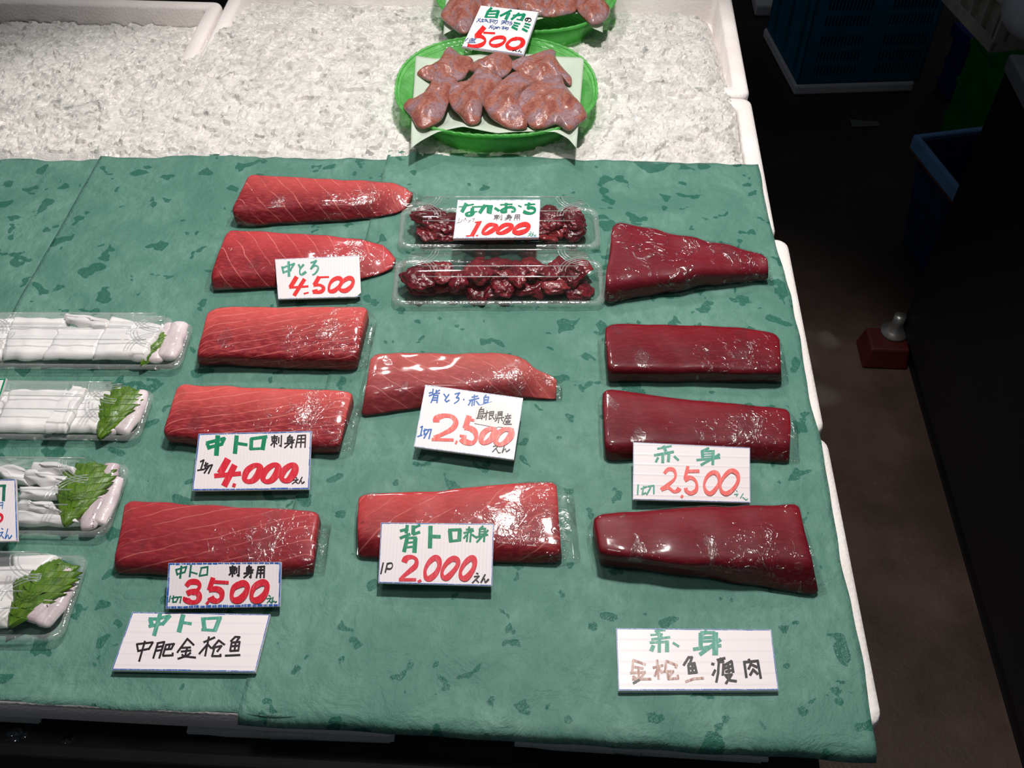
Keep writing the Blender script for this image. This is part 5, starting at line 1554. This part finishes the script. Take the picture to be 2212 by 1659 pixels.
card('flat white sign with worn brown and black characters, front right', [(1331, 1357), (1666, 1360), (1682, 1491), (1336, 1492)], (.0088, .0088), (1325, 1345, 365 / 2212), [
 ('heading', 'gl', Ls(26, [(545, 108), (675, 100)], [(490, 162), (640, 152)]) + Ls(56, [(575, 115), (615, 190)]) + Ls(34, [(505, 220), (735, 192)], [(485, 262), (715, 250)]) + Ls(56, [(520, 312), (500, 360)], [(702, 260), (702, 370)]) + Ls(46, [(602, 240), (600, 380)]) + Ls(32, [(785, 268), (852, 310)])
   + Ls(54, [(1215, 122), (1160, 150)]) + Ls(58, [(1142, 150), (1142, 300)]) + Ls(44, [(1150, 132), (1320, 132)]) + Ls(78, [(1332, 150), (1332, 405)]) + Ls(42, [(1170, 200), (1310, 192)]) + Ls(34, [(1160, 248), (1310, 240)]) + Ls(46, [(1055, 348), (1400, 302)]) + Ls(52, [(1392, 228), (1140, 412)])),
 ('worn_lettering', 'kb', Ls(33, [(260, 495), (242, 655)], [(262, 492), (415, 548)], [(265, 580), (385, 600)], [(225, 660), (415, 650)], [(330, 595), (330, 735)], [(262, 702), (300, 738)], [(400, 662), (352, 738)], [(255, 742), (490, 740)],
   [(572, 495), (590, 735)], [(525, 590), (645, 560)], [(580, 605), (542, 695)], [(602, 602), (636, 655)], [(690, 505), (682, 615)], [(692, 503), (826, 560), (818, 588)], [(665, 640), (786, 640)], [(780, 642), (722, 716)], [(702, 645), (722, 738), (846, 730), (840, 695)], [(950, 772), (1060, 735), (1175, 728)])),
 ('lettering', 'k', Ls(34, [(265, 792), (335, 752)], [(980, 462), (922, 555)], [(982, 456), (1028, 456), (1000, 538)], [(982, 562), (992, 668)], [(982, 546), (1060, 532), (1088, 655)], [(992, 602), (1078, 592)], [(1030, 545), (1036, 652)], [(992, 662), (1088, 652)],
   [(1362, 490), (1456, 467)], [(1405, 470), (1380, 520), (1370, 660), (1348, 775)], [(1380, 520), (1440, 510)], [(1290, 540), (1312, 546)], [(1330, 625), (1302, 685)], [(1440, 545), (1432, 685)], [(1452, 560), (1545, 505)], [(1548, 512), (1568, 648)], [(1452, 602), (1538, 572)], [(1472, 642), (1558, 622)], [(1502, 542), (1512, 650)], [(1462, 690), (1548, 680), (1475, 795)], [(1482, 712), (1530, 758), (1606, 768)],
   [(1712, 512), (1740, 715)], [(1712, 520), (1888, 502), (1928, 725)], [(1772, 485), (1802, 540), (1770, 605)], [(1808, 550), (1880, 585)], [(1832, 612), (1792, 685)], [(1832, 620), (1886, 672)])),
], ('edge', 1.8), 'boardh', name='name_sign', cat='sign', group='flat name signs', th=.0042)
# two cards cut off by the left edge
card('price card cut off by the left edge with blue writing, on the third squid pack', [(-170, 1040), (34, 1035), (38, 1168), (-180, 1172)], (.058, .046), (0, 800, 60 / 262), [
 ('heading', 'gd', Ls(22, [(-30, 1090), (52, 1088)]) + Ls(30, [(40, 1095), (34, 1225)])), ('small_note', 'b', Ls(8, [(-10, 1252), (30, 1246), (22, 1305)], [(-10, 1275), (25, 1272)], [(15, 1490), (30, 1500)], [(-10, 1535), (30, 1525), (0, 1570)], [(10, 1550), (38, 1585)]) + [('C', 9, [(76, 1492), (50, 1588), (75, 1552), (86, 1588), (114, 1556)])]),
 ('price', 'rp', [('C', 24, [(-20, 1350), (18, 1370), (18, 1410), (-20, 1440)])])], ('edge', 2.2), sides='tr')
card('green-edged card corner cut off by the left edge, on the second squid pack', [(-150, 822), (14, 817), (-2, 866), (-170, 880)], (.058, .050), (0, 800, 60 / 262), [], ('g', 4.0), sides='tr')

# ------------------------------------------------------------------ fluted boards, tape along the front edge
def fluted(u0, v0, u1, v1, label, zt=-0.052, deep=0.024, reflection_strip=0.0055):
    a, b = P(u0, v0, zt), P(u1, v1, zt)
    ax = (b - a); L = ax.length; ax.normalize()
    ay = Vector((-ax.y, ax.x, 0)); az = Vector((0, 0, 1))
    root = thing('fluted_board', a, label, 'plastic board', 'fluted white boards under the boxes')
    m = MB()
    t = 0.0045
    m.box(a, ax, ay, az, 0, L, 0, deep, -0.0006, 0)
    m.box(a, ax, ay, az, 0, L, 0, deep, -t, -t + 0.0006)
    n = int(L / 0.0052)
    for k in range(n + 1):
        x = L * k / n
        m.box(a, ax, ay, az, x - 0.0003, x + 0.0003, 0.0, deep, -t + 0.0005, -0.0005)
    m.build('board', M['fluted'], root)
    m = MB()
    p = [(0.004, -t), (L - 0.01, -t), (L - 0.004, -t - reflection_strip), (0.03, -t - reflection_strip)]
    f = lambda q, d: a + ax * q[0] + ay * (0.001 + d) + az * q[1]
    m.quadbox([f(q, 0) for q in p], [f(q, 0.0012) for q in p])
    m.build('reflection_strip', M['fluted'], root)  # strip shaped to stand for the board's reflection in the wet metal
    return root
fluted(-120, 1545, 84, 1556, 'white fluted board edge at the bottom left corner')
fluted(403, 1581, 850, 1598, 'white fluted board edge with tape, middle of the front')
fluted(1112, 1608, 1660, 1642, 'long white fluted board edge at the front right')
for (u0, v0, u1, v1, lb) in ((580, 1576, 675, 1592, 'strip of frosted tape on the middle fluted board'), (1328, 1606, 1385, 1632, 'torn piece of frosted tape hanging at the front edge')):
    a, b = P(u0, v0, -0.0505), P(u1, (v0 + v1) / 2 - 6, -0.0505)
    m = MB()
    L = (b - a)
    m.grid(lambda s, t: a + L * s + Vector((0, 0.004 - 0.0085 * min(1, t * 1.4), -max(0, t - .55) * 0.022 + 0.0008 * noise.noise(Vector((s * 5, t * 4, u0))))) , 14, 8)
    o = m.build('tape_strip', M['tape'], None, True)
    md = o.modifiers.new('thickness', 'SOLIDIFY'); md.thickness = 0.0003
    tag(o, lb, 'tape')

# ------------------------------------------------------------------ aisle on the right
def crate_front(o_, ax, az, w, h, rows, groups, sh, th, ay):
    """a panel with real slots"""
    m = MB()
    zs = [0] + sum([[r - sh / 2, r + sh / 2] for r in rows], []) + [h]
    for k in range(0, len(zs), 2):
        if zs[k + 1] - zs[k] > 1e-4: m.box(o_, ax, ay, az, 0, w, 0, th, zs[k], zs[k + 1])
    for r in rows:
        xs = [0]
        for x0, x1, n in groups:
            p = (x1 - x0) / n
            for k in range(n):
                c = x0 + p * (k + .5)
                xs += [c - p * .24, c + p * .24]
        xs.append(w)
        for k in range(0, len(xs), 2):
            m.box(o_, ax, ay, az, xs[k], xs[k + 1], 0, th, r - sh / 2, r + sh / 2)
    return m

# blue crate on a foam slab
zs_ = 0.030
A_ = PF(1722, 182, zs_); B_ = PF(1984, 174, zs_); C_ = PF(1657, 62, zs_)
ax = (B_ - A_); wC = ax.length; ax.normalize()
ay = (C_ - A_); dC = 0.42
ay = Vector((-ax.y, ax.x, 0))
az = Vector((0, 0, 1))
ax2 = ax
side = (C_ - A_).normalized(); side.z = 0
crate = thing('blue_crate', A_ + ax * wC / 2 + Vector((0, 0, 0.0)), 'dusty blue slotted crate standing on a white foam slab in the dark aisle', 'crate')
hC = 0.36
rows = [.040, .082, .127, .184, .228, .272, .316]
m = crate_front(A_, ax, az, wC, hC, rows, [(wC * .10, wC * .455, 13), (wC * .60, wC * .955, 13)], .030, .004, side)
m.build('front_panel', M['bluecrate'], crate)
dC = min(0.5, (C_ - A_).length * 1.0)
m = MB()
m.box(A_, side, ax, az, 0, dC, 0, .004, 0, hC)
for k in range(3):
    m.box(A_, side, ax, az, dC * (.12 + .33 * k), dC * (.16 + .33 * k), -.008, .001, 0.02, hC)
m.build('side_panel', M['bluecrate'], crate)
m = MB(); m.box(A_ + ax * wC, side, ax, az, 0, dC, -.004, 0, 0, hC); m.build('side_panel', M['bluecrate'], crate)
m = MB(); m.box(A_ + side * dC, ax, side, az, 0, wC, -.004, 0, 0, hC); m.build('back_panel', M['bluecrate'], crate)
m = MB(); m.box(A_, ax, side, az, 0, wC, 0, dC, 0, .004); m.build('base', M['bluecrate'], crate)
m = MB()
m.box(A_, ax, side, az, -.008, wC + .008, -.010, .003, hC - .03, hC); m.box(A_, ax, side, az, -.008, wC + .008, dC - .003, dC + .010, hC - .03, hC)
m.box(A_, ax, side, az, -.010, .003, .003, dC - .003, hC - .03, hC); m.box(A_, ax, side, az, wC - .003, wC + .010, .003, dC - .003, hC - .03, hC)
m.build('top_rim', M['bluecrate'], crate)
m = MB(); m.box(A_, ax, side, az, .004, wC - .004, .005, dC - .005, hC - .02, hC - .012); m.build('shade_panel', M['black'], crate)  # unseen panel added to keep light out, so the slots look black
m = MB()
m.box(A_, ax, side, az, -.006, wC - 0.012, -.008, dC + .01, -zs_, -0.001)
tag(bevel(m.build('foam_slab', M['foam']), .006), 'grey white foam slab lying under the blue crate', 'foam slab')
m = MB()
q = PF(1632, 22, 0.02)
m.abox(q.x, q.x + .16, q.y, q.y + .2, 0, .035)
tag(bevel(m.build('foam_slab', M['foam']), .006), 'end of a white foam slab behind the blue crate, left of it', 'foam slab')

# black cabinet on the right
c0 = PF(1930, 748); c1 = PF(2190, 1620)
Xc = c0.x
yb_ = c0.y
zt_ = height_at(Vector((Xc, yb_, 0)), 118)
zt_ = min(zt_, 1.25)
cab = thing('black_cabinet', (Xc, yb_ - .6, 0), 'tall black cabinet with a grey metal top frame along the right edge', 'cabinet')
m = MB()
m.abox(Xc, Xc + .5, c1.y - .5, yb_, 0.07, zt_ - .03)
m.build('body', M['black'], cab)
m = MB()
m.abox(Xc - .004, Xc + .03, c1.y - .5, yb_ + .004, zt_ - .03, zt_)
m.abox(Xc + .03, Xc + .5, yb_ - .03, yb_ + .004, zt_ - .03, zt_)
bevel(m.build('top_frame', M['greymetal'], cab), .004)
m = MB(); m.abox(Xc + .02, Xc + .48, c1.y - .48, yb_ - .02, 0, .07); m.build('plinth', M['black'], cab)

# caster beside the cabinet foot
p = PF(1876, 775)
cas = thing('caster_foot', p, 'small red block with a steel wheel hub at the foot of the cabinet', 'caster')
m = MB()
m.quadbox([p + Vector((-.02, -.03, 0)), p + Vector((.075, -.03, 0)), p + Vector((.075, .05, 0)), p + Vector((-.02, .05, 0))],
          [p + Vector((-.01, -.02, .05)), p + Vector((.07, -.02, .05)), p + Vector((.07, .045, .05)), p + Vector((-.01, .045, .05))])
bevel(m.build('block', M['red'], cas), .005)
m = MB(); m.lathe(p + Vector((.045, .03, .05)), [(.028, 0), (.028, .006), (.018, .010), (.012, .03), (.012, .05)], 20)
m.build('hub', M['steel'], cas, True)

# blue tub
tb = PF(1950, 542); zr_ = height_at(tb, 330)
tub = thing('blue_tub', tb, 'worn sky blue tub with a rusty folded rim behind the black cabinet', 'tub')
zr_ = min(max(zr_, .2), .6)
r0 = PF(1988, 300, zr_); r1 = PF(2046, 372, zr_)
dv = (r1 - r0).normalized(); nv_ = Vector((dv.y, -dv.x, 0))
if nv_.x < 0: nv_ = -nv_
wt = .34
low = [r0 + nv_ * .03 + dv * .03, r0 + dv * wt + nv_ * .03 - dv * .02, r0 + dv * wt + nv_ * .22 - dv * .02, r0 + nv_ * .22 + dv * .03]
low = [Vector((q.x, q.y, .002)) for q in low]
hi = [r0, r0 + dv * wt, r0 + dv * wt + nv_ * .25, r0 + nv_ * .25]
hi = [Vector((q.x, q.y, zr_)) for q in hi]
m = MB()
cc_ = sum(hi, Vector()) / 4
ins = [q.lerp(cc_, .05) for q in hi]
inl = [q.lerp(sum(low, Vector()) / 4, .06) + Vector((0, 0, .01)) for q in low]
m.rings([low, hi, ins, inl])
m.build('body', plain('shaded blue tub wall', srgb(38, 54, 92), 0.5, 0.3, 0, 0.25, 20), tub)  # tub blue darkened to stand for shade on the wall
m = MB()
out = [q + (q - cc_).normalized() * .018 for q in hi]
ring = lambda dz, rr_: [Vector((q.x, q.y, zr_ + dz)) for q in rr_]
m.rings([ring(-.028, out), ring(.004, out), ring(.006, hi), ring(-.004, hi)], False, False)
fr_o = bevel(m.build('folded_rim', plain('lit sky blue tub rim', srgb(120, 172, 226), 0.4, 0.4, 0, 0.12, 14), tub), .004)  # lighter copy of the tub blue for the lit rim
m = MB()
out2 = [q + (q - cc_).normalized() * .0195 for q in hi]
m.rings([ring(-.033, out2), ring(-.027, out2)], False, False)
o = m.build('rust_line', M['rust'], fr_o); o['label'] = 'rusty lower edge of the rim'

# green crate and navy crate behind the cabinet
def leaning_crate(fl, frt, top_v, mat, name, label, depth=.3, hmax=.9):
    a, b = PF(*fl), PF(*frt)
    ax_ = (b - a); w_ = ax_.length; ax_.normalize()
    ay_ = Vector((-ax_.y, ax_.x, 0))
    h_ = min(height_at(a, top_v), hmax)
    root = thing(name, a + ax_ * w_ / 2, label, 'crate')
    m_ = MB()
    z_ = Vector((0, 0, 1))
    m_.box(a, ax_, ay_, z_, 0, w_, 0, .005, 0, h_); m_.box(a, ax_, ay_, z_, 0, w_, depth - .005, depth, 0, h_)
    m_.box(a, ax_, ay_, z_, 0, .005, .005, depth - .005, 0, h_); m_.box(a, ax_, ay_, z_, w_ - .005, w_, .005, depth - .005, 0, h_)
    m_.box(a, ax_, ay_, z_, .005, w_ - .005, .005, depth - .005, .002, .01)
    m_.build('body', mat, root)
    m_ = MB()
    for zz in (.12, .45, .78):
        m_ = MB()
        m_.box(a, ax_, ay_, z_, -.002, w_ + .002, -.006, 0, h_ * zz, h_ * zz + .012)
        m_.build('rib', mat, root)
    m_ = MB()
    m_.box(a, ax_, ay_, z_, -.008, w_ + .008, -.012, 0, h_ - .035, h_)
    m_.build('top_band', mat, root)
    m_ = MB(); m_.box(a, ax_, ay_, z_, -.008, w_ + .008, depth, depth + .012, h_ - .035, h_)
    m_.build('top_band', mat, root)
    return root
leaning_crate((2032, 276), (2074, 345), 36, M['greencrate'], 'green_crate', 'scuffed green crate between the blue tub and the grey basket', .30)
leaning_crate((2022, 190), (2050, 218), 50, M['navy'], 'navy_crate', 'dark navy crate just left of the green crate', .3)

# grey ribbed basket with a wire grid, upper right, and a white lump on the cabinet frame
zg = zt_ - 0.04
g0 = PF(2060, 0, zg); g1 = PF(2146, 92, zg)
gd = (g0 - g1).normalized(); gn = Vector((gd.y, -gd.x, 0))
if gn.x < 0: gn = -gn
gb = thing('grey_basket', Vector((g1.x, g1.y, zg - .09)), 'grimy grey ribbed basket with a wire grid at the top right corner', 'basket')
Lg = .55
m = MB()
z_ = Vector((0, 0, 1))
m.box(g1, gd, gn, z_, 0, Lg, 0, .006, -.02, 0.0)
m.box(g1, gd, gn, z_, 0, Lg, .018, .024, 0, .05)
m.box(g1, gd, gn, z_, 0, .006, .0, .3, -.02, .05)
m.box(g1, gd, gn, z_, 0, Lg, .012, .3, -.02, -.015)
for k in range(14):
    m.box(g1, gd, gn, z_, .02 + k * .04, .026 + k * .04, .006, .018, -.02, .05)
m.build('side_wall', M['greybasket'], gb)
m = MB(); m.box(g1, gd, gn, z_, -.004, Lg, .010, .05, .05, .056); bevel(m.build('top_flange', M['greybasket'], gb), .002)
m = MB()
for k in range(16): m.box(g1, gd, gn, z_, .03 + k * .034, .033 + k * .034, .05, .3, .040, .043)
for k in range(6): m.box(g1, gd, gn, z_, 0.01, Lg, .07 + k * .045, .073 + k * .045, .043, .046)
m.build('wire_grid', M['wire'], gb)
p = PF(2222, 70, zt_)
m = MB()
rings = []
for k in range(9):
    t = k / 8
    rr_ = .055 * math.sqrt(max(.01, 1 - (2 * t - 1) ** 2)) ** .6
    rings.append([p + Vector((math.cos(a) * rr_ * (1 + .15 * noise.noise(Vector((math.cos(a), math.sin(a), t * 2)))), math.sin(a) * rr_ * 1.3, t * .075)) for a in [2 * math.pi * i / 20 for i in range(20)]])
m.rings(rings)
tag(m.build('white_bundle', M['cloth'], None, True), 'rounded white bundle at the right edge above the cabinet frame', 'bundle')
# scrap of paper on the floor
p = PF(1868, 268)
m = MB(); m.grid(lambda a, b: p + Vector(((a - .5) * .075, (b - .5) * .035 * (1 - .4 * a), .002 + .004 * abs(noise.noise(Vector((a * 4, b * 4, 2)))))), 10, 6)
tag(m.build('paper_scrap', plain('dirty paper', srgb(120, 116, 108), .7), None, True), 'crumpled dirty paper scrap on the dark floor below the blue crate', 'paper scrap')
